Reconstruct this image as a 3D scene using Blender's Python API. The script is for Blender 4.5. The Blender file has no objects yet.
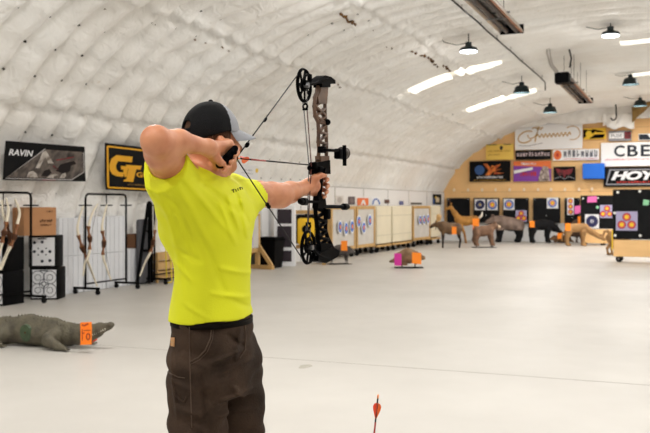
import bpy, math, random
import numpy as np
from mathutils import Vector, Matrix
from mathutils.bvhtree import BVHTree
from mathutils import noise as mnoise

random.seed(7)
PI = math.pi
scene = bpy.context.scene
COL = scene.collection
DG = bpy.context.evaluated_depsgraph_get

# ------------------------------------------------------------------ camera geometry
YAW = math.radians(22.25)
S_, C_ = math.sin(YAW), math.cos(YAW)
FPX = 880.0
CAMZ = 1.45
HOR = 205.0

def P(u, v, d):
    l = (u - 325.0) / FPX * d
    return Vector((-S_ * d + C_ * l, C_ * d + S_ * l, CAMZ - (v - HOR) / FPX * d))
def depth_y(u, Y): return Y / (C_ + S_ * (u - 325.0) / FPX)
def depth_x(u, X): return X / (-S_ + C_ * (u - 325.0) / FPX)
def onY(u, v, Y): return P(u, v, depth_y(u, Y))
def onX(u, v, X): return P(u, v, depth_x(u, X))
def fl(u, v):
    d = CAMZ * FPX / (v - HOR)
    p = P(u, v, d); p.z = 0
    return p

# ------------------------------------------------------------------ materials
def srgb(c):
    out = []
    for x in c:
        x = x / 255.0
        out.append(x / 12.92 if x <= 0.04045 else ((x + 0.055) / 1.055) ** 2.4)
    return tuple(out) + (1.0,)

MATS = {}
def mat(name, col, rough=0.6, metal=0.0, var=0.0, vscale=8.0, bump=0.0, bscale=60.0, col2=None, coat=0.0, detail=4.0, spec=None):
    if name in MATS: return MATS[name]
    m = bpy.data.materials.new(name); m.use_nodes = True
    nt = m.node_tree; b = nt.nodes['Principled BSDF']
    c = srgb(col)
    b.inputs['Base Color'].default_value = c
    b.inputs['Roughness'].default_value = rough
    b.inputs['Metallic'].default_value = metal
    if spec is None and max(col) < 75 and metal == 0: spec = .18
    if spec is not None: b.inputs['Specular IOR Level'].default_value = spec
    if coat: b.inputs['Coat Weight'].default_value = coat
    if var or bump or col2:
        tc = nt.nodes.new('ShaderNodeTexCoord')
    if var or col2:
        n = nt.nodes.new('ShaderNodeTexNoise'); n.inputs['Scale'].default_value = vscale; n.inputs['Detail'].default_value = detail
        nt.links.new(tc.outputs['Object'], n.inputs['Vector'])
        r = nt.nodes.new('ShaderNodeValToRGB')
        r.color_ramp.elements[0].position = 0.3; r.color_ramp.elements[1].position = 0.7
        if col2: c2 = srgb(col2)
        else: c2 = tuple(x * (1 - var) for x in c[:3]) + (1,)
        r.color_ramp.elements[0].color = c2; r.color_ramp.elements[1].color = c
        nt.links.new(n.outputs['Fac'], r.inputs['Fac']); nt.links.new(r.outputs['Color'], b.inputs['Base Color'])
    if bump:
        n2 = nt.nodes.new('ShaderNodeTexNoise'); n2.inputs['Scale'].default_value = bscale; n2.inputs['Detail'].default_value = 3
        nt.links.new(tc.outputs['Object'], n2.inputs['Vector'])
        bp = nt.nodes.new('ShaderNodeBump'); bp.inputs['Strength'].default_value = bump; bp.inputs['Distance'].default_value = 0.02
        nt.links.new(n2.outputs['Fac'], bp.inputs['Height']); nt.links.new(bp.outputs['Normal'], b.inputs['Normal'])
    MATS[name] = m
    return m

def emit(name, col, strength):
    m = bpy.data.materials.new(name); m.use_nodes = True
    b = m.node_tree.nodes['Principled BSDF']
    b.inputs['Base Color'].default_value = srgb(col)
    b.inputs['Emission Color'].default_value = srgb(col); b.inputs['Emission Strength'].default_value = strength
    return m

M_black = mat('black_paint', (12, 12, 13), 0.5, spec=.03)
M_blackm = mat('black_anodised', (6, 6, 7), 0.5, 0.0, spec=.015)
M_white = mat('white_paper', (236, 236, 238), 0.7)
M_wood = mat('pine_timber', (205, 165, 105), 0.6, var=0.25, vscale=6)
M_rubber = mat('black_rubber', (18, 18, 18), 0.7)
M_steel = mat('grey_steel', (120, 120, 122), 0.4, 0.8)
M_orange = mat('orange_card', (255, 140, 20), 0.6)
M_pink = mat('pink_paper', (235, 110, 180), 0.6)
M_magenta = mat('magenta_card', (205, 40, 150), 0.6)
M_red = mat('red_print', (205, 50, 40), 0.6)
M_blue = mat('blue_print', (60, 110, 190), 0.6)
M_navy = mat('navy_print', (32, 36, 84), 0.6)
M_yellow = mat('yellow_print', (245, 205, 50), 0.6)
M_orangep = mat('orange_print', (235, 120, 60), 0.6)
M_green = mat('green_paper', (150, 215, 170), 0.6)

# ------------------------------------------------------------------ mesh builder
class MB:
    def __init__(s): s.v = []; s.f = []; s.m = []; s.cur = 0
    def mi(s, i): s.cur = i; return s
    def add(s, vs, fs):
        o = len(s.v); s.v += [tuple(p) for p in vs]
        for f in fs: s.f.append([i + o for i in f]); s.m.append(s.cur)
    def box(s, c, size, rz=0.0, R=None, bev=0.0):
        hx, hy, hz = size[0] / 2, size[1] / 2, size[2] / 2
        M = R if R is not None else Matrix.Rotation(rz, 3, 'Z')
        c = Vector(c)
        b = min(bev, hx * .9, hy * .9, hz * .9)
        if b <= 0:
            vs = [c + M @ Vector((x * hx, y * hy, z * hz)) for x in (-1, 1) for y in (-1, 1) for z in (-1, 1)]
            s.add(vs, [(0, 1, 3, 2), (4, 6, 7, 5), (0, 4, 5, 1), (2, 3, 7, 6), (0, 2, 6, 4), (1, 5, 7, 3)])
        else:
            bm = __import__('bmesh').new()
            import bmesh
            bmesh.ops.create_cube(bm, size=1)
            for v in bm.verts: v.co = Vector((v.co.x * 2 * hx, v.co.y * 2 * hy, v.co.z * 2 * hz))
            bmesh.ops.bevel(bm, geom=bm.edges[:], offset=b, segments=2, affect='EDGES', profile=0.5)
            bm.verts.index_update()
            s.add([c + M @ v.co for v in bm.verts], [[v.index for v in f.verts] for f in bm.faces])
            bm.free()
        return s
    def bar(s, a, b, w, h, up=(0, 0, 1), bev=0.0):
        a, b = Vector(a), Vector(b); d = b - a; L = d.length
        z = d.normalized(); u = Vector(up)
        if abs(z.dot(u)) > .98: u = Vector((0, 1, 0))
        x = u.cross(z).normalized(); y = z.cross(x)
        R = Matrix((x, y, z)).transposed()
        return s.box((a + b) / 2, (w, h, L), R=R, bev=bev)
    def tube(s, pts, r, seg=10, caps=True):
        pts = [Vector(p) for p in pts]; n = len(pts)
        rs = r if isinstance(r, (list, tuple)) else [r] * n
        T = []
        for i in range(n):
            a = pts[max(0, i - 1)]; b = pts[min(n - 1, i + 1)]
            t = (b - a); T.append(t.normalized() if t.length > 1e-9 else Vector((0, 0, 1)))
        ref = Vector((0, 0, 1)) if abs(T[0].z) < .9 else Vector((1, 0, 0))
        x = ref.cross(T[0]).normalized(); vs = []
        for i in range(n):
            x = (x - T[i] * x.dot(T[i])).normalized(); y = T[i].cross(x)
            for k in range(seg):
                a = 2 * PI * k / seg
                vs.append(pts[i] + (x * math.cos(a) + y * math.sin(a)) * rs[i])
        fs = []
        for i in range(n - 1):
            for k in range(seg):
                k2 = (k + 1) % seg
                fs.append((i * seg + k, i * seg + k2, (i + 1) * seg + k2, (i + 1) * seg + k))
        if caps:
            fs.append(tuple(reversed(range(seg)))); fs.append(tuple((n - 1) * seg + k for k in range(seg)))
        s.add(vs, fs); return s
    def disc(s, c, n, r, th=0.01, seg=24):
        c = Vector(c); n = Vector(n).normalized()
        return s.tube([c - n * th / 2, c + n * th / 2], r, seg)
    def ring(s, c, n, R, r, seg=28, ts=8):
        c = Vector(c); n = Vector(n).normalized()
        x = n.orthogonal().normalized(); y = n.cross(x); vs = []; fs = []
        for i in range(seg):
            a = 2 * PI * i / seg; d = x * math.cos(a) + y * math.sin(a)
            for k in range(ts):
                b = 2 * PI * k / ts
                vs.append(c + d * (R + r * math.cos(b)) + n * r * math.sin(b))
        for i in range(seg):
            for k in range(ts):
                i2 = (i + 1) % seg; k2 = (k + 1) % ts
                fs.append((i * ts + k, i2 * ts + k, i2 * ts + k2, i * ts + k2))
        s.add(vs, fs); return s
    def ball(s, c, r, seg=14, rings=8):
        c = Vector(c); rr = r if isinstance(r, (tuple, list)) else (r, r, r)
        pr = []; 
        vs = [c + Vector((0, 0, rr[2]))]
        for i in range(1, rings):
            t = PI * i / rings
            for k in range(seg):
                a = 2 * PI * k / seg
                vs.append(c + Vector((math.sin(t) * math.cos(a) * rr[0], math.sin(t) * math.sin(a) * rr[1], math.cos(t) * rr[2])))
        vs.append(c - Vector((0, 0, rr[2])))
        fs = [(0, 1 + k, 1 + (k + 1) % seg) for k in range(seg)]
        for i in range(rings - 2):
            for k in range(seg):
                a = 1 + i * seg; fs.append((a + k, a + seg + k, a + seg + (k + 1) % seg, a + (k + 1) % seg))
        e = len(vs) - 1; a = 1 + (rings - 2) * seg
        fs += [(e, a + (k + 1) % seg, a + k) for k in range(seg)]
        s.add(vs, fs); return s
    def prism(s, poly, O, X, Y, N, th):
        """2-D outline poly placed at O with axes X,Y and thickness th along N"""
        O, X, Y, N = Vector(O), Vector(X), Vector(Y), Vector(N)
        n = len(poly)
        a = [O + X * p[0] + Y * p[1] - N * th / 2 for p in poly]; b = [q + N * th for q in a]
        fs = [tuple(reversed(range(n))), tuple(range(n, 2 * n))]
        fs += [(i, (i + 1) % n, n + (i + 1) % n, n + i) for i in range(n)]
        s.add(a + b, fs); return s
    def build(s, name, mats, parent=None, smooth=False, recalc=True):
        me = bpy.data.meshes.new(name)
        me.from_pydata(s.v, [], s.f)
        if not isinstance(mats, (list, tuple)): mats = [mats]
        for m in mats: me.materials.append(m)
        me.polygons.foreach_set('material_index', s.m)
        me.update()
        if recalc:
            import bmesh
            bm = bmesh.new(); bm.from_mesh(me); bmesh.ops.recalc_face_normals(bm, faces=bm.faces[:]); bm.to_mesh(me); bm.free()
        if smooth:
            me.polygons.foreach_set('use_smooth', [True] * len(me.polygons))
            if smooth != 'all':
                try: me.set_sharp_from_angle(angle=math.radians(40))
                except Exception: pass
        o = bpy.data.objects.new(name, me); COL.objects.link(o)
        if parent is not None: par(o, parent)
        return o

def par(o, p):
    # geometry is built where it stands: a root carries its place, parts below it are at rest
    o.parent = p
    o.matrix_parent_inverse = p.matrix_basis.inverted() if p.parent is None else Matrix.Identity(4)

def tag(o, label, cat, group=None):
    o['label'] = label; o['category'] = cat
    if group: o['group'] = group
    return o
def struct(o): o['kind'] = 'structure'; return o
def empty(name, loc, label, cat, group=None):
    o = bpy.data.objects.new(name, None); o.location = loc; COL.objects.link(o); o.empty_display_size = 0.1
    return tag(o, label, cat, group)
def copy_tree(o, parent=None):
    c = o.copy(); COL.objects.link(c)
    if parent is not None: c.parent = parent
    for ch in list(o.children): copy_tree(ch, c)
    return c

# ------------------------------------------------------------------ text as 2-D mesh data
def text2d(body, shear=0.0, bold=0.0, space=1.0):
    cu = bpy.data.curves.new('t', 'FONT'); cu.body = body; cu.shear = shear; cu.offset = bold; cu.space_character = space
    cu.resolution_u = 3
    ob = bpy.data.objects.new('t', cu); COL.objects.link(ob)
    bpy.context.view_layer.update()
    me = bpy.data.meshes.new_from_object(ob.evaluated_get(DG()))
    vs = [(v.co.x, v.co.y) for v in me.vertices]; fs = [tuple(p.vertices) for p in me.polygons]
    bpy.data.objects.remove(ob); bpy.data.curves.remove(cu); bpy.data.meshes.remove(me)
    x0 = min(v[0] for v in vs); x1 = max(v[0] for v in vs); y0 = min(v[1] for v in vs); y1 = max(v[1] for v in vs)
    vs = [((v[0] - x0) / (x1 - x0), (v[1] - y0) / (y1 - y0)) for v in vs]
    return vs, fs

class Sheet:
    """a printed sheet: map(s,t) 0..1 (t up) -> point; prints lie a hair in front"""
    def __init__(s, fn, nrm): s.fn = fn; s.n = nrm
    def pt(s, a, b, off): return s.fn(a, b) + s.n(a, b) * off * (2.0 if off > 0 else 1)
    def text(s, body, a0, b0, a1, b1, off=0.004, **k):
        vs, fs = text2d(body, **k)
        return [s.pt(a0 + v[0] * (a1 - a0), b0 + v[1] * (b1 - b0), off) for v in vs], fs
    def poly(s, pts, off=0.003): return [s.pt(p[0], p[1], off) for p in pts], [tuple(range(len(pts)))]
    def rect(s, a0, b0, a1, b1, off=0.003, n=8):
        vs = []; fs = []
        for i in range(n + 1):
            a = a0 + (a1 - a0) * i / n
            vs += [s.pt(a, b0, off), s.pt(a, b1, off)]
            if i: fs.append((2 * i - 2, 2 * i, 2 * i + 1, 2 * i - 1))
        return vs, fs
    def circ(s, a, b, ra, rb, off=0.003, n=24):
        return s.poly([(a + ra * math.cos(2 * PI * k / n), b + rb * math.sin(2 * PI * k / n)) for k in range(n)], off)
    def line(s, pts, w, off=0.004, asp=1.0):
        vs = []; fs = []
        for i, p in enumerate(pts):
            q = pts[min(i + 1, len(pts) - 1)]; r = pts[max(0, i - 1)]
            dx, dy = (q[0] - r[0]) * asp, q[1] - r[1]; L = math.hypot(dx, dy) or 1
            nx, ny = -dy / L * w / asp, dx / L * w
            vs += [s.pt(p[0] + nx, p[1] + ny, off), s.pt(p[0] - nx, p[1] - ny, off)]
            if i: fs.append((2 * i - 2, 2 * i, 2 * i + 1, 2 * i - 1))
        return vs, fs
    def base(s, mb, th=0.004, n=12, m=6):
        vs = []; fs = []
        for off in (0, -th):
            for i in range(n + 1):
                for j in range(m + 1): vs.append(s.pt(i / n, j / m, off))
        W = m + 1; B = (n + 1) * W
        for i in range(n):
            for j in range(m):
                a = i * W + j; fs.append((a, a + W, a + W + 1, a + 1)); fs.append((B + a, B + a + 1, B + a + W + 1, B + a + W))
        for i in range(n):
            a = i * W; fs.append((a, B + a, B + a + W, a + W)); a += m; fs.append((a, a + W, B + a + W, B + a))
        for j in range(m):
            fs.append((j, j + 1, B + j + 1, B + j)); a = n * W + j; fs.append((a, B + a, B + a + 1, a + 1))
        mb.add(vs, fs)

def flat_sheet(O, X, Y, N):
    O, X, Y, N = Vector(O), Vector(X), Vector(Y), Vector(N).normalized()
    return Sheet(lambda a, b: O + X * a + Y * b, lambda a, b: N)
def wall_sheet(u0, v0, u1, v1, Y=35.38):
    """rectangle on the rear wall plane (normal -Y); u0,v0 upper left, u1,v1 lower right"""
    a = onY(u0, v1, Y); b = onY(u1, v1, Y); c = onY(u0, v0, Y)
    z0 = a.z; z1 = c.z
    return flat_sheet((a.x, Y, z0), (b.x - a.x, 0, 0), (0, 0, z1 - z0), (0, -1, 0))

# ------------------------------------------------------------------ SDF + surface nets
class Vol:
    def __init__(s, lo, hi, h):
        s.h = h; s.lo = np.array(lo, float)
        s.n = np.ceil((np.array(hi, float) - s.lo) / h).astype(int) + 1
        s.F = np.full(tuple(s.n), 1.0, np.float32)
        s.ax = [(s.lo[i] + h * np.arange(s.n[i])).astype(np.float32) for i in range(3)]
    def grid(s, lo, hi):
        sl = []
        for i in range(3):
            a = max(0, int((lo[i] - s.lo[i]) / s.h)); b = min(s.n[i], int((hi[i] - s.lo[i]) / s.h) + 2)
            sl.append(slice(a, max(a, b)))
        g = np.meshgrid(s.ax[0][sl[0]], s.ax[1][sl[1]], s.ax[2][sl[2]], indexing='ij', sparse=True)
        return tuple(sl), g
    def op(s, fn, lo, hi, k=0.02, sub=False):
        m = k + 4 * s.h
        sl, g = s.grid([x - m for x in lo], [x + m for x in hi])
        if any(q.stop <= q.start for q in sl): return s
        d = fn(*g).astype(np.float32); a = s.F[sl]
        if sub:
            d = -d; hh = np.maximum(k - np.abs(a - d), 0) / max(k, 1e-6)
            s.F[sl] = np.maximum(a, d) + hh * hh * k / 4
        else:
            hh = np.maximum(k - np.abs(a - d), 0) / max(k, 1e-6)
            s.F[sl] = np.minimum(a, d) - hh * hh * k / 4
        return s
    def cap(s, a, b, ra, rb=None, k=0.02, sub=False):
        rb = ra if rb is None else rb
        a = np.array(a, float); b = np.array(b, float); ba = b - a; L2 = max(float(ba @ ba), 1e-9); r = max(ra, rb)
        def fn(x, y, z):
            t = np.clip(((x - a[0]) * ba[0] + (y - a[1]) * ba[1] + (z - a[2]) * ba[2]) / L2, 0, 1)
            return np.sqrt((x - a[0] - t * ba[0]) ** 2 + (y - a[1] - t * ba[1]) ** 2 + (z - a[2] - t * ba[2]) ** 2) - (ra + (rb - ra) * t)
        return s.op(fn, np.minimum(a, b) - r, np.maximum(a, b) + r, k, sub)
    def chain(s, pts, rs, k=0.02):
        for i in range(len(pts) - 1): s.cap(pts[i], pts[i + 1], rs[i], rs[i + 1], k)
        return s
    def ell(s, c, r, R=None, k=0.02, sub=False):
        c = np.array(c, float); r = np.array(r, float); Rn = np.eye(3) if R is None else np.array(R, float)  # rows = local axes
        m = float(r.max())
        def fn(x, y, z):
            X, Y, Z = x - c[0], y - c[1], z - c[2]
            q = [(Rn[i][0] * X + Rn[i][1] * Y + Rn[i][2] * Z) for i in range(3)]
            k0 = np.sqrt((q[0] / r[0]) ** 2 + (q[1] / r[1]) ** 2 + (q[2] / r[2]) ** 2)
            k1 = np.sqrt((q[0] / r[0] ** 2) ** 2 + (q[1] / r[1] ** 2) ** 2 + (q[2] / r[2] ** 2) ** 2)
            return k0 * (k0 - 1) / np.maximum(k1, 1e-6)
        return s.op(fn, c - m, c + m, k, sub)
    def loft(s, rows, k=0.02):
        """rows: (z, cx, cy, rx, ry, ang)"""
        rows = sorted(rows); A = np.array(rows, float)
        zz = A[:, 0]; big = max(A[:, 3].max(), A[:, 4].max())
        lo = (A[:, 1].min() - big, A[:, 2].min() - big, zz[0]); hi = (A[:, 1].max() + big, A[:, 2].max() + big, zz[-1])
        zf = np.linspace(zz[0], zz[-1], 200)
        def sm(col):
            v = np.interp(zf, zz, A[:, col]); w = 9
            return np.convolve(np.pad(v, w, mode='edge'), np.ones(2 * w + 1) / (2 * w + 1), 'valid')
        cols = [sm(i) for i in range(1, 6)]
        def fn(x, y, z):
            g = [np.interp(z.ravel(), zf, c).reshape(z.shape) for c in cols]
            X, Y = x - g[0], y - g[1]; ca, sa = np.cos(g[4]), np.sin(g[4])
            a = X * ca + Y * sa; b = -X * sa + Y * ca
            k0 = np.sqrt((a / g[2]) ** 2 + (b / g[3]) ** 2) + 1e-6
            k1 = np.sqrt((a / g[2] ** 2) ** 2 + (b / g[3] ** 2) ** 2) + 1e-6
            d = k0 * (k0 - 1) / k1
            return np.maximum(d, np.maximum(zz[0] - z, z - zz[-1]))
        return s.op(fn, lo, hi, k)
    def plane_cut(s, p, n, ball=None, k=0.0):
        """remove everything on the +n side (within ball radius of p if given)"""
        p = np.array(p, float); n = np.array(n, float); n /= np.linalg.norm(n)
        x, y, z = np.meshgrid(*s.ax, indexing='ij', sparse=True)
        d = (x - p[0]) * n[0] + (y - p[1]) * n[1] + (z - p[2]) * n[2]
        if ball is not None:
            r = np.sqrt((x - p[0]) ** 2 + (y - p[1]) ** 2 + (z - p[2]) ** 2) - ball
            d = np.minimum(d, -r)
        s.F = np.maximum(s.F, d.astype(np.float32)); return s
    def displace(s, fn):
        x, y, z = np.meshgrid(*s.ax, indexing='ij', sparse=True)
        band = np.abs(s.F) < 0.05
        s.F = np.where(band, s.F + fn(x, y, z).astype(np.float32), s.F); return s
    def mesh(s):
        F = s.F; h = s.h
        F[0], F[-1], F[:, 0], F[:, -1], F[:, :, 0], F[:, :, -1] = 1, 1, 1, 1, 1, 1
        I = F < 0
        nx, ny, nz = I.shape
        cnt = np.zeros((nx - 1, ny - 1, nz - 1), np.int8)
        for i in (0, 1):
            for j in (0, 1):
                for k in (0, 1): cnt += I[i:nx - 1 + i, j:ny - 1 + j, k:nz - 1 + k]
        act = np.argwhere((cnt > 0) & (cnt < 8)); del cnt
        idx = np.full((nx - 1, ny - 1, nz - 1), -1, np.int32)
        idx[act[:, 0], act[:, 1], act[:, 2]] = np.arange(len(act))
        acc = np.zeros((len(act), 3)); w = np.zeros(len(act))
        cor = [(i, j, k) for i in (0, 1) for j in (0, 1) for k in (0, 1)]
        for c0 in cor:
            for ax in range(3):
                if c0[ax]: continue
                c1 = list(c0); c1[ax] = 1
                f0 = F[act[:, 0] + c0[0], act[:, 1] + c0[1], act[:, 2] + c0[2]]
                f1 = F[act[:, 0] + c1[0], act[:, 1] + c1[1], act[:, 2] + c1[2]]
                m = (f0 < 0) != (f1 < 0)
                t = np.where(m, f0 / np.where(m, f0 - f1, 1), 0)
                p = np.array(c0, float)[None, :].repeat(len(act), 0); p[:, ax] += t
                acc += p * m[:, None]; w += m
        V = s.lo + (act + acc / w[:, None]) * h
        Q = []
        for ax in range(3):
            sl0 = [slice(1, -1)] * 3; sl1 = [slice(1, -1)] * 3
            sl0[ax] = slice(0, -1); sl1[ax] = slice(1, None)
            a = I[tuple(sl0)]; b = I[tuple(sl1)]
            e = np.argwhere(a != b)
            inside = a[e[:, 0], e[:, 1], e[:, 2]]
            off = np.ones(3, int); off[ax] = 0
            e = e + off
            o1, o2 = [(1, 2), (2, 0), (0, 1)][ax]
            def g(d1, d2):
                q = e.copy(); q[:, o1] -= d1; q[:, o2] -= d2
                return idx[q[:, 0], q[:, 1], q[:, 2]]
            q = np.stack([g(1, 1), g(0, 1), g(0, 0), g(1, 0)], 1)
            q[~inside] = q[~inside][:, ::-1]
            Q.append(q)
        Q = np.concatenate(Q)
        return V, Q
    def build(s, name, mats, parent=None, matfn=None, post=None, smooth=1):
        V, Q = s.mesh()
        if smooth:
            for _ in range(smooth):
                A = np.zeros_like(V); n = np.zeros(len(V))
                for i in range(4):
                    a, b = Q[:, i], Q[:, (i + 1) % 4]
                    for j in range(3):
                        A[:, j] += np.bincount(a, V[b, j], len(V)) + np.bincount(b, V[a, j], len(V))
                    n += np.bincount(a, minlength=len(V)) + np.bincount(b, minlength=len(V))
                V = V * .5 + (A / n[:, None]) * .5
        if post is not None: V = post(V)
        me = bpy.data.meshes.new(name)
        me.vertices.add(len(V)); me.vertices.foreach_set('co', V.astype(np.float32).ravel())
        me.loops.add(Q.size); me.loops.foreach_set('vertex_index', Q.astype(np.int32).ravel())
        me.polygons.add(len(Q)); me.polygons.foreach_set('loop_start', np.arange(0, Q.size, 4, dtype=np.int32))
        try: me.polygons.foreach_set('loop_total', np.full(len(Q), 4, np.int32))
        except Exception: pass
        me.update(calc_edges=True); me.validate()
        if not isinstance(mats, (list, tuple)): mats = [mats]
        for m in mats: me.materials.append(m)
        if matfn is not None and len(me.polygons) == len(Q):
            c = V[Q].mean(1); me.polygons.foreach_set('material_index', matfn(c).astype(np.int32))
        me.polygons.foreach_set('use_smooth', [True] * len(me.polygons))
        me.update()
        o = bpy.data.objects.new(name, me); COL.objects.link(o)
        if parent is not None: par(o, parent)
        o_bvh[name] = (V, Q)
        return o
o_bvh = {}

# ================================================================== THE HALL
AR, BR, NR = 9.7, 5.4, 2.5
def arch_z(x, inset=0.0):
    return (BR - inset) * max(0.0, 1 - (abs(x) / (AR - inset)) ** NR) ** (1 / NR)
def arch_x(z, inset=0.0):
    return -(AR - inset) * max(0.0, 1 - (abs(z) / (BR - inset)) ** NR) ** (1 / NR)
_th = np.linspace(PI, 0, 4001)
_ax = AR * np.sign(np.cos(_th)) * np.abs(np.cos(_th)) ** (2 / NR); _az = BR * np.abs(np.sin(_th)) ** (2 / NR)
_al = np.concatenate([[0], np.cumsum(np.hypot(np.diff(_ax), np.diff(_az)))])
ALEN = _al[-1]
def arc(s):
    """arc length -> (x, z, inward normal x, z)"""
    x = np.interp(s, _al, _ax); z = np.interp(s, _al, _az)
    e = .02
    tx = np.interp(s + e, _al, _ax) - np.interp(s - e, _al, _ax); tz = np.interp(s + e, _al, _az) - np.interp(s - e, _al, _az)
    L = np.hypot(tx, tz) + 1e-9
    return x, z, tz / L, -tx / L
def s_of_x(x): return float(np.interp(x, _ax, _al))
SEAMS = [s_of_x(-8.78), s_of_x(-7.05), s_of_x(-5.15)]
DY, Y0, DS = 0.59, 9.8, 0.5
SROW0 = s_of_x(-8.78) % DS

rng = np.random.RandomState(3)
_W = [(rng.uniform(.6, 3.2), rng.uniform(0, 2 * PI), rng.uniform(0, 2 * PI)) for _ in range(22)]
def wnoise(a, b, sc=1.0, n=22):
    r = 0
    for f, t, p in _W[:n]: r = r + np.sin((a * math.cos(t) + b * math.sin(t)) * f * sc + p)
    return r / math.sqrt(n)

def liner_disp(s, y):
    q = np.abs(np.sin(PI * (y - Y0) / DY + 0.25 * wnoise(s, y, .5)))
    row = np.abs(np.sin(PI * (s - SROW0) / DS))
    lo = np.clip((6.6 - s) / 3.0, 0.0, 1)                      # the lower quilt is puffier
    d = (0.155 + .055 * lo) * (.62 * q ** .42 + .45 * q ** 1.3) * (1 - (.05 + .17 * lo) * (1 - row ** .5)) * (1 + .18 * wnoise(s, y, 1.1)) * (1 - .5 * np.clip((y - 15) / 4, 0, 1) * np.clip((5.2 - s) / 2, 0, 1))
    d = d + 0.035 * wnoise(s, y, .55) + (.008 + .008 * lo) * wnoise(s, y, 3.3) + .004 * wnoise(y, s, 9.0)
    tie = np.exp(-(((y - Y0 + DY / 2) % DY - DY / 2) ** 2 + ((s - SROW0 + DS / 2) % DS - DS / 2) ** 2) / .006)
    d = d - .04 * tie
    for c in SEAMS:
        w = .012 * wnoise(y, s, 5.0)
        d = d - .09 * np.exp(-((s - c - w) / .045) ** 2) + .06 * np.exp(-((s - c - w - .12) / .07) ** 2) * (.6 + .5 * wnoise(y, s, 6.0))
    return d

M_liner = bpy.data.materials.new('quilted_vinyl_liner'); M_liner.use_nodes = True
nt = M_liner.node_tree; b = nt.nodes['Principled BSDF']; tc = nt.nodes.new('ShaderNodeTexCoord')
b.inputs['Roughness'].default_value = 0.6
n1 = nt.nodes.new('ShaderNodeTexNoise'); n1.inputs['Scale'].default_value = .45; n1.inputs['Detail'].default_value = 6
r1 = nt.nodes.new('ShaderNodeValToRGB')
r1.color_ramp.elements[0].position = .3; r1.color_ramp.elements[0].color = srgb((236, 232, 226)); r1.color_ramp.elements[1].position = .62; r1.color_ramp.elements[1].color = srgb((246, 245, 242))
n2 = nt.nodes.new('ShaderNodeTexNoise'); n2.inputs['Scale'].default_value = 2.6; n2.inputs['Detail'].default_value = 8; n2.inputs['Roughness'].default_value = .7
r2 = nt.nodes.new('ShaderNodeValToRGB')
r2.color_ramp.elements[0].position = .66; r2.color_ramp.elements[0].color = (1, 1, 1, 1); r2.color_ramp.elements[1].position = .80; r2.color_ramp.elements[1].color = srgb((190, 160, 115))
mx = nt.nodes.new('ShaderNodeMixRGB'); mx.blend_type = 'MULTIPLY'; mx.inputs['Fac'].default_value = .8
n3 = nt.nodes.new('ShaderNodeTexNoise'); n3.inputs['Scale'].default_value = 5.5; n3.inputs['Detail'].default_value = 6; n3.inputs['Distortion'].default_value = 1.2
bp = nt.nodes.new('ShaderNodeBump'); bp.inputs['Strength'].default_value = .8; bp.inputs['Distance'].default_value = .05
L = nt.links.new
L(tc.outputs['Object'], n1.inputs['Vector']); L(tc.outputs['Object'], n2.inputs['Vector']); L(tc.outputs['Object'], n3.inputs['Vector'])
L(n1.outputs['Fac'], r1.inputs['Fac']); L(n2.outputs['Fac'], r2.inputs['Fac'])
L(r1.outputs['Color'], mx.inputs['Color1']); L(r2.outputs['Color'], mx.inputs['Color2']); L(mx.outputs['Color'], b.inputs['Base Color'])
L(n3.outputs['Fac'], bp.inputs['Height']); L(bp.outputs['Normal'], b.inputs['Normal'])

# bright daylight strips are openings in the liner, filled by skylight panels
SKY = [(21.55, -6.5, -5.5), (21.6, -5.3, -4.2), (26.9, -6.3, -4.2), (21.6, -1.4, .9), (26.9, -1.5, .7)]

YA, YB = -8.0, 35.5
ys = np.concatenate([np.arange(YA, 5, .118), np.arange(5, 22, .042), np.arange(22, YB + .05, .0655)])
ss = np.concatenate([np.arange(0, 13.2, .085), np.linspace(13.2, ALEN, 60)])
Yg, Sg = np.meshgrid(ys, ss, indexing='ij')
ax_, az_, nx_, nz_ = arc(Sg)
D = liner_disp(Sg, Yg) * np.clip(Sg / .3, 0, 1)
VX, VZ = ax_ + nx_ * D, np.maximum(az_ + nz_ * D, 0.0)
V = np.stack([VX, Yg, VZ], -1).reshape(-1, 3)
ny_, ns_ = Yg.shape
I = np.arange(ny_ * ns_).reshape(ny_, ns_)
Q = np.stack([I[:-1, :-1], I[1:, :-1], I[1:, 1:], I[:-1, 1:]], -1).reshape(-1, 4)
me = bpy.data.meshes.new('ceiling')
me.from_pydata(V.tolist(), [], Q.tolist()); me.materials.append(M_liner)
me.polygons.foreach_set('use_smooth', [True] * len(me.polygons))
o = bpy.data.objects.new('ceiling', me); COL.objects.link(o); struct(o)

# tie buttons of the quilting
M_tie = mat('dark_tie', (52, 48, 44), .6)
mb = MB()
y = Y0 - DY * 22
while y < 35:
    s = SROW0 + DS
    while s < 14:
        if random.random() < .93:
            x, z, nx, nz = [float(q) for q in arc(s)]
            dd = float(liner_disp(np.array(s), np.array(y)))
            c = Vector((x + nx * (dd + .03), y, z + nz * (dd + .03)))
            mb.ball(c, (random.uniform(.014, .024), random.uniform(.016, .03), .018), 6, 4)
        s += DS
    y += DY
struct(mb.build('trim_1', M_tie, smooth='all'))

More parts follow.
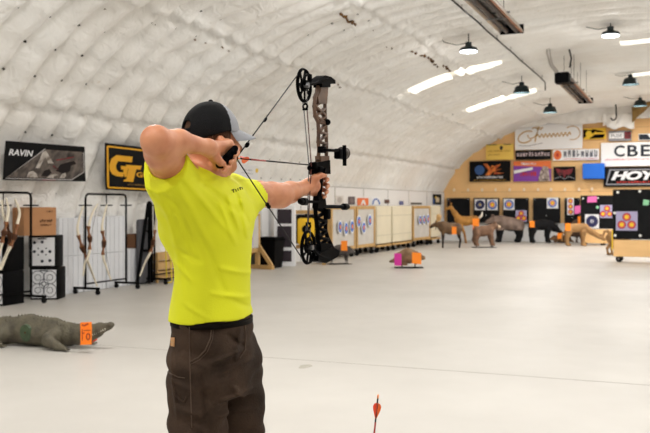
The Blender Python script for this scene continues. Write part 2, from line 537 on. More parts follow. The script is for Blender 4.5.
# torn, stained spots along the seams of the liner
M_tear = mat('stained_foam_insulation', (120, 84, 40), .9, col2=(40, 30, 22), vscale=14)
mb = MB()
def tear(u0, v0, u1, v1, r, n=7):
    for i in range(n):
        t = i / (n - 1); u = u0 + (u1 - u0) * t; v = v0 + (v1 - v0) * t
        k = (HOR - v) / 680.0
        # march the pixel ray to the liner
        d = 3.0
        while d < 34:
            p = P(u, v, d)
            s_ = s_of_x(p.x); qx, qz, qnx, qnz = [float(t_) for t_ in arc(s_)]
            if (p.x - qx) * qnx + (p.z - qz) * qnz <= float(liner_disp(np.array(s_), np.array(p.y))) + .01: break
            d += .02
        mb.ball(p + Vector((random.uniform(-.04, .04), random.uniform(-.06, .06), .0)), (r * random.uniform(.3, 1.0), r * random.uniform(.4, 1.5), r * random.uniform(.3, .8)), 7, 5)
for a in [(342, 14, 355, 25, .05, 9), (366, 27, 371, 30, .025, 3), (388, 47, 392, 49, .02, 3), (414, 52, 428, 58, .045, 8), (426, 56, 438, 66, .06, 8),
          (444, 66, 449, 71, .05, 5), (101, 9, 107, 10, .02, 4), (197, 39, 203, 43, .02, 4), (222, 47, 227, 51, .022, 4), (150, 23, 156, 25, .014, 3), (338, 85, 343, 89, .03, 4)]:
    tear(*a)
struct(mb.build('trim_2', M_tear, smooth='all'))

# skylight strips let into the arch
M_sky = emit('daylit_translucent_panel', (255, 250, 236), 1.15)
for i, (y, xa, xb) in enumerate(SKY):
    mb = MB(); sa, sb = s_of_x(xa), s_of_x(xb); n = 14; pts = []
    vs = []; fs = []
    for k in range(n + 1):
        s = sa + (sb - sa) * k / n; x, z, nx, nz = [float(q) for q in arc(s)]
        w = .32 if i == 0 else .30 * (1 - .75 * (k / n)) if i == 1 else .17
        dd = float(liner_disp(np.array(s), np.array(Y0 + DY * round((y - Y0) / DY) + DY / 2))) + .05
        for (yy, off) in ((y - w, dd), (y + w, dd), (y + w, dd - .08), (y - w, dd - .08)): vs.append((x + nx * off, yy, z + nz * off))
        if k:
            a = 4 * k - 4
            for j in range(4): fs.append((a + j, a + (j + 1) % 4, a + 4 + (j + 1) % 4, a + 4 + j))
    fs += [(0, 1, 2, 3), (4 * n, 4 * n + 3, 4 * n + 2, 4 * n + 1)]
    mb.add(vs, fs)
    struct(mb.build('window_%d' % (i + 1), M_sky, smooth=True))

# floor
M_floor = bpy.data.materials.new('sealed_concrete'); M_floor.use_nodes = True
nt = M_floor.node_tree; b = nt.nodes['Principled BSDF']; tc = nt.nodes.new('ShaderNodeTexCoord'); L = nt.links.new
b.inputs['Roughness'].default_value = .38
n1 = nt.nodes.new('ShaderNodeTexNoise'); n1.inputs['Scale'].default_value = .6; n1.inputs['Detail'].default_value = 8
r1 = nt.nodes.new('ShaderNodeValToRGB'); r1.color_ramp.elements[0].position = .3; r1.color_ramp.elements[1].position = .7
r1.color_ramp.elements[0].color = srgb((184, 180, 173)); r1.color_ramp.elements[1].color = srgb((195, 191, 184))
n2 = nt.nodes.new('ShaderNodeTexNoise'); n2.inputs['Scale'].default_value = 3; n2.inputs['Detail'].default_value = 8
rr = nt.nodes.new('ShaderNodeMapRange'); rr.inputs['To Min'].default_value = .34; rr.inputs['To Max'].default_value = .52
L(tc.outputs['Object'], n1.inputs['Vector']); L(n1.outputs['Fac'], r1.inputs['Fac']); L(r1.outputs['Color'], b.inputs['Base Color'])
L(tc.outputs['Object'], n2.inputs['Vector']); L(n2.outputs['Fac'], rr.inputs['Value']); L(rr.outputs['Result'], b.inputs['Roughness'])
mb = MB(); mb.box((0, 13.75, -.1), (20.4, 44.5, .2)); struct(mb.build('floor', M_floor))
M_joint = mat('sealed_floor_joint', (150, 145, 136), .7)
mb = MB(); mb.box((0, 7.54, .0006), (19.0, .012, .001)); struct(mb.build('trim_3', M_joint))
M_stain = mat('floor_stain', (165, 160, 148), .7)
p = fl(305, 366.5)
mb = MB(); mb.prism([(.05 * math.cos(a) * (1 + .2 * math.sin(3 * a)), .10 * math.sin(a)) for a in [k * PI / 10 for k in range(20)]], (p.x, p.y, .0008), (1, 0, 0), (0, 1, 0), (0, 0, 1), .001)
struct(mb.build('trim_4', M_stain))

# rear wall: plywood above, white board below
M_ply = mat('plywood_sheet', (255, 208, 144), .55, var=.12, vscale=1.3, detail=8)
M_wpaint = mat('white_wall_board', (232, 232, 232), .55)
pts = [(x, arch_z(x, -.05)) for x in np.linspace(-9.6, 9.6, 60)]
lowz = .74
poly = [(x, z) for x, z in pts if z > lowz]
poly = poly + [(poly[-1][0], lowz), (poly[0][0], lowz)]
mb = MB(); mb.prism(poly, (0, YB + .05, 0), (1, 0, 0), (0, 0, 1), (0, -1, 0), .1); struct(mb.build('wall_back', M_ply))
mb = MB(); mb.box((0, YB + .04, lowz / 2), (19.3, .1, lowz)); struct(mb.build('wall_back_lower', M_wpaint))
poly = [(x, arch_z(x, -.05)) for x in np.linspace(-9.7, 9.7, 60)]
mb = MB(); mb.prism(poly, (0, YA - .05, 0), (1, 0, 0), (0, 0, 1), (0, -1, 0), .1); struct(mb.build('wall_front', M_wpaint))
# plywood joints (thin cover strips)
M_ply2 = mat('plywood_strip', (226, 182, 126), .6)
mb = MB()
for z in (1.98, 3.2, 4.42): mb.box((0, YB - .006, z), (17.0 if z < 3 else 13.5 if z < 4 else 11.0, .012, .03))
struct(mb.build('trim_5', M_ply2))
# white panelled lower side wall
mb = MB(); mb.box((-9.24, 27.0, .98), (.1, 16.9, 1.96))
struct(mb.build('wall_left', M_wpaint))
mb = MB()
for y in (20.8, 23.2, 25.6, 28.0, 30.4, 32.8): mb.box((-9.185, y, .98), (.012, .03, 1.94))
mb.box((-9.19, 27.0, 1.965), (.02, 16.9, .02))
struct(mb.build('trim_6', mat('grey_joint_strip', (176, 174, 170), .6)))

# liner hem hanging over the head of the rear wall, with a loose tongue
def hem(name, outline, y, seed):
    """outline: list of (x, ztop, zbottom)"""
    vs = []; fs = []; m = 8
    for i, (x, zt, zb) in enumerate(outline):
        for j in range(m + 1):
            t = j / m; z = zt + (zb - zt) * t
            vs.append((x, y - .05 * math.sin(x * 5 + seed) - .06 * math.sin(t * PI) - .03 * math.sin(x * 17 + 3 * t), z))
    for i in range(len(outline) - 1):
        for j in range(m):
            a = i * (m + 1) + j; fs.append((a, a + m + 1, a + m + 2, a + 1))
    mb = MB(); mb.add(vs, fs); o = mb.build(name, M_liner, smooth='all', recalc=False)
    md = o.modifiers.new('thick', 'SOLIDIFY'); md.thickness = .03; return o
xs = np.linspace(-6.6, 6.2, 120)
def hem_bottom(x):
    z = 4.62 + .05 * math.sin(x * 2.1)
    if x < -5.0: z = 4.62 - .0 * x + (x + 5.0) * .12
    if x > -1.95: z = 4.72
    return z
ol = [(x, arch_z(x) + .05, min(hem_bottom(x), arch_z(x) - .02)) for x in xs]
struct(hem('trim_7', ol, 35.2, 0))
a = onY(603, 118, 35.0); b_ = onY(634, 118, 35.0)
ol = [(a.x + (b_.x - a.x) * k / 20, 4.9, 4.36 + .05 * math.sin(k * .6) + (.1 if k < 3 else 0)) for k in range(21)]
struct(hem('trim_8', ol, 34.95, 1))
a = onY(632, 118, 34.8)
o = hem('trim_9', [(a.x + k * .07, 5.1 + .02 * k, 4.55 + .065 * k) for k in range(12)], 34.8, 2)
o.data.materials.clear(); o.data.materials.append(mat('olive_canvas', (140, 112, 62), .8)); struct(o)

# ================================================================== TARGET FACES, CARDS
_out = MATS
RINGS = {
    'blue': [('w', 1.0), ('blue', .78), ('w', .55), ('red', .50), ('yel', .24)],
    'multi': [('w', 1.0), ('blk', .80), ('blue', .66), ('redo', .46), ('yel', .24)],
    'navy': [('w', 1.0), ('navy', .86), ('w', .36), ('navy', .30), ('w', .12)],
}
RM = [M_white, M_blue, mat('print_red_orange', (225, 105, 70), .6), M_yellow, M_navy, M_red, M_black, mat('print_lilac', (176, 170, 205), .6), mat('print_crimson', (200, 60, 90), .6)]
RI = {'w': 0, 'blue': 1, 'redo': 2, 'yel': 3, 'navy': 4, 'red': 5, 'blk': 6, 'lilac': 7, 'crim': 8}
def target_face(center, X, N, w, h, spots, label, group=None, name='paper_target', bg='w'):
    """paper w x h standing at center, X = unit vector to the right, N = unit normal to the viewer; spots: (dx, dy, r, kind) in metres"""
    X = Vector(X).normalized(); N = Vector(N).normalized(); Z = Vector((0, 0, 1)); c = Vector(center)
    mb = MB(); mb.mi(RI[bg]); mb.prism([(-w / 2, -h / 2), (w / 2, -h / 2), (w / 2, h / 2), (-w / 2, h / 2)], c, X, Z, N, .006)
    kinds = {
        'blue': [('blue', 1.0), ('w', .66), ('redo', .56), ('yel', .34)],
        'navy': [('navy', 1.0), ('w', .30), ('navy', .22), ('w', .10)],
        'navyb': [('navy', 1.0), ('w', .36), ('navy', .30), ('yel', .18)],
        'spot': [('blk', 1.0), ('crim', .95), ('redo', .74), ('yel', .48)],
        'oval': [('w', 1.0), ('blue', .80), ('redo', .45), ('yel', .18)],
    }
    for dx, dy, r, kd in spots:
        asp = 1.0
        if kd == 'oval': asp = 1.9
        for i, (m, f) in enumerate(kinds[kd]):
            n = 24; rr = r * f
            poly = [(dx + rr * math.cos(2 * PI * k / n), dy + rr * asp * math.sin(2 * PI * k / n)) for k in range(n)]
            mb.mi(RI[m]); mb.prism(poly, c + N * (.004 + .004 * (i + 1)), X, Z, N, .004)
    return tag(mb.build(name, RM), label, 'target face', group)

def card(u0, v0, u1, v1, d, label, m=None, skew=0.0, cat='card', name='score_card', marks=True, group=None):
    a, b, c, e = P(u0, v0, d), P(u1, v0 - skew, d), P(u1, v1 - skew, d), P(u0, v1, d)
    n = (P(325, 200, 0) - P((u0 + u1) / 2, (v0 + v1) / 2, d)); n.z = 0; n.normalize()
    X = (b - a); Yv = (a - e); w = X.length; h = Yv.length
    mb = MB(); mb.prism([(0, 0), (w, 0), (w, h), (0, h)], e, X.normalized(), Yv.normalized(), n, .006)
    o = tag(mb.build(name, m or M_orange), label, cat, group)
    return o, e, X, Yv, n

# ================================================================== THINGS ALONG THE REAR WALL
# black foam boards on the plywood
M_foam = mat('black_target_foam', (24, 25, 27), .85, var=.35, vscale=5, bump=.4, bscale=30)
M_pin = mat('white_pin', (235, 235, 230), .5)
def board(u0, u1, vt, vb, label, Y=35.30, th=.12, ticks=(), group='black foam boards along the rear wall'):
    a = onY(u0, vb, Y); b = onY(u1, vb, Y); t = onY((u0 + u1) / 2, vt, Y)
    root = empty('foam_target_board', ((a.x + b.x) / 2, Y, a.z), label, 'target board', group)
    mb = MB(); mb.box(((a.x + b.x) / 2, Y + th / 2 - .01, (a.z + t.z) / 2), (b.x - a.x, th, t.z - a.z), bev=.01); mb.build('foam_mat', M_foam, root)
    for (fx, fz) in ((.06, .95), (.94, .95), (.5, .3)):
        mb = MB(); mb.disc((a.x + (b.x - a.x) * fx, Y - .015, a.z + (t.z - a.z) * fz), (0, 1, 0), .016, .02, 8)
        mb.build('fixing_pin', M_pin, root)
    return a, b, t
board(447, 469.5, 198, 222.5, 'leftmost black foam board on the rear wall, behind the tan antelope')
board(473.5, 499, 198, 222.5, 'black foam board holding two round faces side by side')
board(503, 528.5, 198, 223, 'black foam board behind the grizzly, holding a blue face and a three-spot face')
board(533, 560, 198, 223, 'black foam board behind the black bear target')
board(564.5, 580, 198, 226, 'narrow black foam board behind the pink paper and vertical three-spot face')

def tf(u, v, w, h, spots, label, Y=35.27, **k):
    c = onY(u, v, Y); s = depth_y(u, Y) / FPX
    target_face(c, (1, 0, 0), (0, -1, 0), w * s, h * s, [(dx * s, dy * s, r * s, kd) for dx, dy, r, kd in spots], label, **k)
tf(480, 204.7, 10.6, 11, [(0, 0, 4.6, 'navyb')], 'square face with dark navy rings, left of the pair on one board')
tf(492.4, 204.7, 10.6, 11, [(0, 0, 4.6, 'blue')], 'square blue, red and yellow ring face, right of the pair on one board')
tf(509, 204.4, 10.8, 11, [(0, 0, 4.6, 'blue')], 'blue ring face directly above the grizzly target')
tf(521.2, 216, 11, 11.4, [(0, 2.6, 2.7, 'spot'), (-2.7, -2.2, 2.7, 'spot'), (2.7, -2.2, 2.7, 'spot')], 'small three-spot face over the hump of the grizzly target', bg='lilac')
tf(552.5, 203, 11, 11, [(0, 0, 4.3, 'blue')], 'blue ring face above the head of the black bear target')
tf(570.5, 206.5, 6.4, 17, [(0, 5.4, 2.4, 'spot'), (0, 0, 2.4, 'spot'), (0, -5.4, 2.4, 'spot')], 'narrow white face with three spots one above the other', bg='w')
o, *_ = card(574.5, 206, 581, 214, 34.0, 'crumpled pink paper pinned beside the narrow three-spot face', M_pink, skew=.6, cat='paper', name='pink_paper')

# row of small white lane markers on the plywood
for i, u in enumerate([454, 468, 482, 495.5, 509.5, 524, 538, 551, 565, 579, 592]):
    c = onY(u, 191.5 - .004 * (u - 454), 35.42)
    mb = MB(); mb.prism([(-.03, 0), (.03, 0), (.05, .06), (.02, .13), (-.02, .13), (-.05, .06)], (c.x, 35.43, c.z), (1, 0, 0), (0, 0, 1), (0, -1, 0), .03)
    tag(mb.build('wall_hook', mat('white_plastic', (246, 226, 198), .5)), 'small white hook in the row on the plywood above the black boards', 'hook', 'small white hooks along the rear wall')

# ---------------------------------------------------------------- banners on the rear wall
M_gold = mat('gold_print', (196, 150, 60), .6); M_gprint = mat('grey_print', (150, 150, 155), .6)
M_banw = mat('white_banner_vinyl', (252, 252, 253), .5); M_banb = mat('black_banner_vinyl', (14, 14, 16), .75)
M_purple = mat('purple_print', (130, 60, 165), .5); M_cblue = mat('globe_blue', (50, 90, 150), .6); M_char = mat('charcoal_print', (45, 50, 60), .6)
M_flame = mat('flame_print', (240, 140, 50), .6, col2=(150, 30, 20), vscale=7); M_rust = mat('dark_red_print', (150, 30, 45), .6, col2=(40, 12, 14), vscale=9)
M_photo = mat('pale_grey_printed_picture', (200, 195, 190), .5, col2=(60, 52, 48), vscale=9, detail=8)
def banner(label, sh, base_mat, prints, cat='banner', th=.006, n=12, name='banner'):
    """prints: (part name, material, [ (verts, faces) ... ])"""
    root = empty(name, sh.pt(.5, 0, 0), label, cat)
    mb = MB(); sh.base(mb, th, n); mb.build('sheet', base_mat, root)
    for nm, m, geos in prints:
        mb = MB()
        for vs, fs in geos: mb.add(vs, fs)
        mb.build(nm, m, root, recalc=False)
    return root
def scribble(sh, a0, a1, b, h, n, off=.010, seed=1):
    """short upright strokes standing in for lettering too blurred to read"""
    r = random.Random(seed); out = []
    for i in range(n):
        a = a0 + (a1 - a0) * (i + .5) / n; w = (a1 - a0) / n
        out.append(sh.rect(a - w * .32, b, a - w * .10, b + h * r.uniform(.8, 1), off, 1))
        if r.random() < .75: out.append(sh.rect(a + w * .12, b, a + w * .32, b + h * r.uniform(.8, 1), off, 1))
        out.append(sh.rect(a - w * .30, b + h * r.choice([0, .4, .8]), a + w * .3, b + h * r.choice([0, .4, .8]) + h * .2, off + .002, 1))
    return out
sh = wall_sheet(515, 123.5, 582.5, 150)
def swirl(cx, cy, rx, ry, t0, t1, n=26, tilt=0):
    return [(cx + rx * math.cos(t0 + (t1 - t0) * i / n) * (1 - .1 * i / n) + tilt * math.sin(t0 + (t1 - t0) * i / n), cy + ry * math.sin(t0 + (t1 - t0) * i / n)) for i in range(n + 1)]
gold = [sh.line(swirl(.17, .48, .12, .22, PI * .35, PI * 1.85, tilt=.04), .02, asp=2.6), sh.line(swirl(.27, .62, .07, .20, -PI * .9, PI * .7, tilt=.03), .016, asp=2.6),
        sh.line(swirl(.85, .58, .12, .25, -PI * .6, PI * .75), .014, asp=2.6), sh.line([(.30, .28), (.32, .5), (.36, .85)], .02, asp=2.6)] + sh_txt if False else \
       [sh.line(swirl(.17, .48, .12, .22, PI * .35, PI * 1.85, tilt=.04), .02, asp=2.6), sh.line(swirl(.27, .62, .07, .20, -PI * .9, PI * .7, tilt=.03), .016, asp=2.6),
        sh.line(swirl(.85, .58, .12, .25, -PI * .6, PI * .75), .014, asp=2.6), sh.line([(.30, .28), (.32, .5), (.36, .85)], .02, asp=2.6)]
wav = [(.33 + .5 * i / 60, .50 + .07 * math.sin(i * .9) + .05 * i / 60) for i in range(61)]
gold.append(sh.line(wav, .018, asp=2.6)); gold.append(sh.line([(.32 + .1 * i / 12, .78 + .06 * math.sin(i * 1.3)) for i in range(13)], .016, asp=2.6))
banner('large white banner with gold flourished script, highest on the rear wall', sh, M_banw, [('gold_script', M_gold, gold), ('grey_underline', M_gprint, [sh.line([(.06, .17), (.2, .14), (.42, .24)], .01, asp=2.6)])])
sh = wall_sheet(601, 143, 668, 166.5)
cbe = [(sh.text('C', .20, .40, .36, .88, .012, bold=.02)), (sh.text('B', .40, .40, .56, .88, .012, bold=.02)), (sh.text('E', .60, .40, .74, .88, .012, bold=.02))]
banner('wide white banner with large letters CBE at the right', sh, M_banw, [('lettering', M_char, cbe), ('red_line_of_text', mat('pale_red_print', (225, 140, 150), .6), scribble(sh, .06, .8, .25, .07, 26))])
sh = wall_sheet(603.5, 167.5, 682, 187)
sh2 = flat_sheet(sh.pt(0, 0, 0), sh.pt(1, 0, 0) - sh.pt(0, 0, 0), sh.pt(0, 1, 0) - sh.pt(0, 0, 0), (0, -1, 0))
banner('black banner with bold white slanted letters HOYT below the CBE banner', sh2, M_banb,
       [('grey_frame', M_gprint, [sh2.poly([(.03, .10), (.99, .10), (.99, .16), (.045, .16)]), sh2.poly([(.03, .10), (.045, .16), (.10, .86), (.075, .90)]), sh2.poly([(.075, .90), (.10, .84), (.99, .84), (.99, .90)])]),
        ('lettering', M_white, [sh2.text('HOYT', .10, .34, .82, .80, .012, shear=.28, bold=.05, space=.95)]),
        ('red_line_of_text', M_red, scribble(sh2, .17, .9, .19, .10, 20))])
sh = wall_sheet(469.5, 161.5, 510.5, 181.8)
banner('black banner with a blue globe and flaming letter X', sh, M_banb, [
    ('globe', M_cblue, [sh.circ(.25, .57, .12, .24)]),
    ('flame', M_flame, [sh.poly([(.34, .88), (.44, .88), (.56, .55), (.46, .3), (.40, .3), (.47, .55)], .010), sh.poly([(.38, .32), (.50, .30), (.78, .85), (.66, .80)], .012), sh.poly([(.5, .6), (.62, .75), (.55, .8)], .013), sh.poly([(.55, .45), (.80, .62), (.6, .55)], .011), sh.poly([(.6, .35), (.85, .40), (.62, .48)], .011)]),
    ('lettering', M_white, scribble(sh, .18, .82, .16, .11, 14)), ('small_lettering', M_gold, scribble(sh, .1, .9, .05, .05, 22))])
sh = wall_sheet(486, 144.5, 513.5, 160)
banner('yellow paper sign beside the white script banner', sh, mat('yellow_sign_vinyl', (250, 212, 100), .5), [
    ('dark_emblem', M_char, [sh.poly([(.52, .62), (.60, .66), (.62, .82), (.55, .9), (.50, .8)]), sh.rect(.04, .95, .40, .99), sh.rect(.65, .95, .9, .99)]),
    ('lettering', M_gold, scribble(sh, .08, .9, .50, .12, 16) + scribble(sh, .08, .5, .28, .10, 8))], cat='sign', name='sign')
sh = wall_sheet(515.5, 150.8, 551, 160)
banner('low black banner with pale lettering under the white script banner', sh, M_banb, [('lettering', mat('pale_pink_print', (225, 205, 210), .6), scribble(sh, .03, .97, .38, .42, 11, seed=4))])
sh = wall_sheet(513.5, 161.5, 551, 181.5)
banner('purple and orange banner between the globe banner and the crimson emblem', sh, M_purple, [
    ('orange_band', M_orangep, [sh.poly([(0, .78), (.7, .72), (1, .6), (1, 1), (0, 1)])]),
    ('crimson_lettering', M_red, scribble(sh, .18, .62, .26, .22, 8, seed=8)),
    ('white_lettering', M_white, [([sh.pt(a, b_, .016) for a, b_ in ((.01, .38), (.52, .58), (.52, .70), (.01, .55))], [(0, 1, 2, 3)])] + scribble(sh, .2, .62, .82, .12, 8, seed=5)),
    ('figure', mat('figure_print', (205, 190, 180), .6, col2=(70, 50, 40), vscale=12), [sh.poly([(.66, .0), (.72, .5), (.80, .75), (.93, .7), (.96, .3), (.98, 0)], .008)])])
sh = wall_sheet(553, 149.8, 599, 160.6)
banner('white banner with an orange roundel and grey lettering, left of CBE', sh, M_banw, [
    ('roundel', M_orangep, [sh.circ(.10, .5, .09, .44)]), ('roundel_centre', M_red, [sh.circ(.10, .5, .03, .2, .008)]),
    ('lettering', mat('slate_print', (110, 112, 122), .6), scribble(sh, .22, .98, .30, .62, 8, seed=9)), ('red_line_of_text', mat('pale_red_print', (225, 140, 150), .6), scribble(sh, .24, .98, .08, .1, 20))])
sh = wall_sheet(553.5, 166.8, 575.5, 181)
banner('small black poster with a crimson winged emblem', sh, M_banb, [('emblem', M_rust, [sh.poly([(.08, .9), (.5, .75), (.92, .9), (.80, .5), (.68, .35), (.6, .5), (.5, .2), (.4, .5), (.3, .35), (.2, .5)])]),
    ('grey_lines', M_gprint, [sh.line([(.03, .15), (.3, .3), (.5, .12), (.7, .3), (.97, .15)], .02, asp=1.6)])], cat='poster', name='poster')
sh = wall_sheet(583.5, 128.5, 606, 139.5)
banner('yellow and black banner just right of the white script banner', sh, mat('amber_banner_vinyl', (245, 195, 40), .5), [
    ('black_shape', M_black, [sh.poly([(0, .9), (0, .1), (.2, .4), (.45, .55), (.6, .8)]), sh.poly([(.25, .05), (.9, .1), (.95, .45), (.5, .42)]), sh.poly([(.35, .95), (.8, .75), (.95, .6), (.6, .62)])]),
    ('disc', M_yellow, [sh.circ(.24, .48, .14, .32, .008)])])
sh = wall_sheet(608.5, 131, 631.5, 141.2)
banner('grey banner with white panel lettered FUSE, above the CBE banner', sh, M_gprint, [
    ('white_panel', M_banw, [sh.poly([(.03, .25), (.66, .25), (.66, .80), (.03, .80)])]), ('red_end', M_rust, [sh.poly([(.70, .18), (.98, .18), (.98, .88), (.70, .88)])]),
    ('lettering', M_gprint, [sh.text('FUSE', .12, .36, .60, .68, .010, bold=.02)])])
sh = wall_sheet(638.5, 133.8, 664, 140.5)
banner('narrow white banner at the right edge with a dark shape', sh, M_banw, [('dark_shape', M_char, [sh.poly([(.02, .1), (.5, .1), (.35, .9), (.02, .9)])]), ('lettering', M_red, scribble(sh, .5, .95, .3, .4, 5))])
# blue box on the wall
a = onY(582.5, 163.5, 35.1); b_ = onY(604.3, 178.5, 35.1)
root = empty('wall_box', ((a.x + b_.x) / 2, 35.2, b_.z), 'bright blue box mounted on the rear plywood beside the HOYT banner', 'box')
mb = MB(); mb.box(((a.x + b_.x) / 2, 35.28, (a.z + b_.z) / 2), (b_.x - a.x, .40, a.z - b_.z), bev=.02); mb.build('shell', mat('bright_blue_plastic', (10, 110, 225), .5), root)
mb = MB(); mb.box(((a.x + b_.x) / 2, 35.3, (b_.z) - .012), (b_.x - a.x - .04, .34, .02)); mb.build('bottom_edge', M_navy, root)
# small black poster at the far left corner of the side wall
def side_poster(u0, v0, u1, v1, label, base_mat, prints, X=-9.17):
    a = onX(u0, v1, X); b = onX(u1, v1, X); c = onX(u0, v0, X)
    s = flat_sheet(a, (0, b.y - a.y, 0), (0, 0, c.z - a.z), (1, 0, 0))
    return banner(label, s, base_mat, [(n_, m_, g(s)) for n_, m_, g in prints], cat='poster', name='poster')
side_poster(433, 194, 441.3, 204.5, 'black poster with yellow and blue print at the far end of the side wall', M_banb, [('picture', mat('pale_print', (215, 200, 170), .6), lambda s: [s.poly([(.3, .2), (.7, .2), (.75, .6), (.45, .75), (.3, .6)])]), ('blue_edge', M_blue, lambda s: [s.rect(.03, .05, .12, .6)]), ('yellow_mark', M_yellow, lambda s: [s.poly([(.15, .6), (.35, .6), (.35, .85)], .007)])])

# ================================================================== BUTTS ALONG THE SIDE WALL
M_burlap = mat('pale_grey_target_cloth', (205, 200, 192), .85, var=.12, vscale=3, bump=.3, bscale=20)
M_cream = mat('cream_wrapped_foam', (226, 216, 190), .7, var=.08, vscale=2, bump=.3, bscale=12)
def butt(u0, u1, label, face_mat, framed, X=-8.6, z0=.22, z1=1.42, oval=()):
    ya = onX(u0, 230, X).y; yb = onX(u1, 230, X).y; ym = (ya + yb) / 2; w = yb - ya - .03; dp = .5
    root = empty('target_butt', (X - dp / 2, ym, 0), label, 'target butt', 'wheeled target butts along the side wall')
    if framed:
        mb = MB(); t = .09
        for y in (ym - w / 2 + t / 2, ym + w / 2 - t / 2): mb.box((X - dp / 2, y, (z0 + z1) / 2), (dp, t, z1 - z0), bev=.006)
        for z in (z0 + t / 2, z1 - t / 2): mb.box((X - dp / 2, ym, z), (dp - .004, w - 2 * t, t), bev=.006)
        mb.build('timber_frame', M_wood, root)
        mb = MB(); mb.box((X - dp / 2, ym, (z0 + z1) / 2), (dp - .04, w - 2 * t, z1 - z0 - 2 * t), bev=.01); mb.build('foam_core', face_mat, root)
    else:
        mb = MB(); mb.box((X - dp / 2, ym, (z0 + z1) / 2 + .02), (dp, w, z1 - z0 - .04), bev=.03); mb.build('foam_core', face_mat, root)
        mb = MB(); mb.box((X - dp / 2, ym, z0 - .02), (dp, w, .06)); mb.build('base_board', M_wood, root)
        mb = MB()
        for z in (z0 + .3, z1 - .3): mb.box((X + .003, ym, z), (.006, w * .98, .035))
        mb.build('strap', mat('cream_strap', (205, 196, 172), .6), root)
    for sx in (-.18, .18):
        for sy in (-.4, .4):
            c = Vector((X - dp / 2 + sx, ym + sy * w, .07))
            mb = MB(); mb.disc(c, (0, 1, 0), .07, .04, 14); mb.box(c + Vector((0, 0, .075)), (.05, .07, .03)); cz = z0 - .05
            mb.box(c + Vector((0, 0, .10)), (.08, .10, .035)); 
            mb.build('castor', M_rubber, root, smooth=True)
    return ya, yb
butt(331.5, 356, 'nearest timber-framed target butt, holding three oval faces in a level row', M_burlap, True)
butt(357, 375.5, 'timber-framed butt with scattered oval faces, second from the camera', M_burlap, True)
butt(377, 391.5, 'plain cream butt, the nearer of the two unframed ones', M_cream, False)
butt(393, 412, 'plain cream butt, the farther of the two unframed ones', M_cream, False)
butt(413.5, 430.5, 'farthest timber-framed butt on the side wall, holding three small oval faces', M_burlap, True)
butt(431.5, 441, 'short cream butt at the far corner behind the moose target', M_cream, False)
def oval_face(u, v, wpx, hpx, label, X=-8.57, group=None):
    c = onX(u, v, X); d = depth_x(u, X); s = d / FPX
    wy = (onX(u + wpx / 2, v, X).y - onX(u - wpx / 2, v, X).y); h = hpx * s
    root = empty('paper_target', c, label, 'target face', group)
    mb = MB()
    def ell(ra, rb, off, mi):
        mb.mi(mi); mb.prism([(ra * math.cos(k * PI / 12), rb * math.sin(k * PI / 12)) for k in range(24)], c + Vector((off, 0, 0)), (0, 1, 0), (0, 0, 1), (1, 0, 0), .006)
    ell(wy / 2, h / 2, 0, 0); ell(wy / 2 * .72, h / 2 * .80, .008, 1); ell(wy / 2 * .34, h / 2 * .36, .014, 2); ell(wy / 2 * .12, h / 2 * .12, .02, 3)
    mb.build('paper', RM, root)
for i, (u, v) in enumerate([(340, 227), (346, 228.5), (352, 226.5)]):
    oval_face(u, v, 4.4, 13.5, ['left', 'middle', 'right'][i] + ' of the three oval faces on the nearest framed butt', group='oval faces on the nearest butt')
for i, (u, v) in enumerate([(358.8, 221.5), (363.7, 227.5), (369.8, 220.5)]):
    oval_face(u, v, 4.2, 12.5, ['leftmost oval face', 'lowest oval face', 'highest oval face'][i] + ' on the second framed butt', group='oval faces on the second butt')
for i, (u, v) in enumerate([(420, 220), (424, 219.5), (428, 219)]):
    oval_face(u, v, 3, 10, ['left', 'middle', 'right'][i] + ' of the three small oval faces on the farthest framed butt', group='oval faces on the farthest butt')
# papers and posters on the white side wall above the butts
side_poster(335.5, 195.5, 343.5, 204, 'faint pale picture on the white side wall above the nearest butt', mat('pale_poster', (215, 212, 208), .6), [('picture', mat('faint_print', (180, 175, 172), .6), lambda s: [s.circ(.5, .5, .3, .35)])])
side_poster(348.5, 196.5, 355, 204.5, 'dark grey square poster above the second butt', mat('dark_grey_poster', (95, 85, 88), .6), [('picture', mat('dim_print', (125, 112, 112), .6), lambda s: [s.circ(.45, .5, .3, .3)])])
side_poster(357.5, 198, 368.5, 205.3, 'orange poster with white figure above the second butt', M_orangep, [('figure', M_white, lambda s: [s.poly([(.25, .05), (.45, .75), (.6, .75), (.75, .05), (.6, .1), (.5, .4), (.4, .1)])])])
side_poster(371, 196.8, 380.6, 205.3, 'white poster with a thick blue arch above the cream butts', M_white, [('arch', M_blue, lambda s: [s.line(swirl(.5, .1, .36, .66, 0, PI), .07, asp=1)])])
side_poster(384.8, 199.5, 389.5, 203.2, 'tiny brown picture above the nearer cream butt', mat('brown_print', (90, 60, 55), .6), [])
side_poster(399.5, 201, 403.5, 204.8, 'tiny blue picture above the farther cream butt', mat('tiny_blue', (90, 100, 150), .6), [])
side_poster(411, 202.6, 422, 204.6, 'long low dark sign above the farthest framed butt', mat('dark_sign', (95, 92, 85), .6), [])

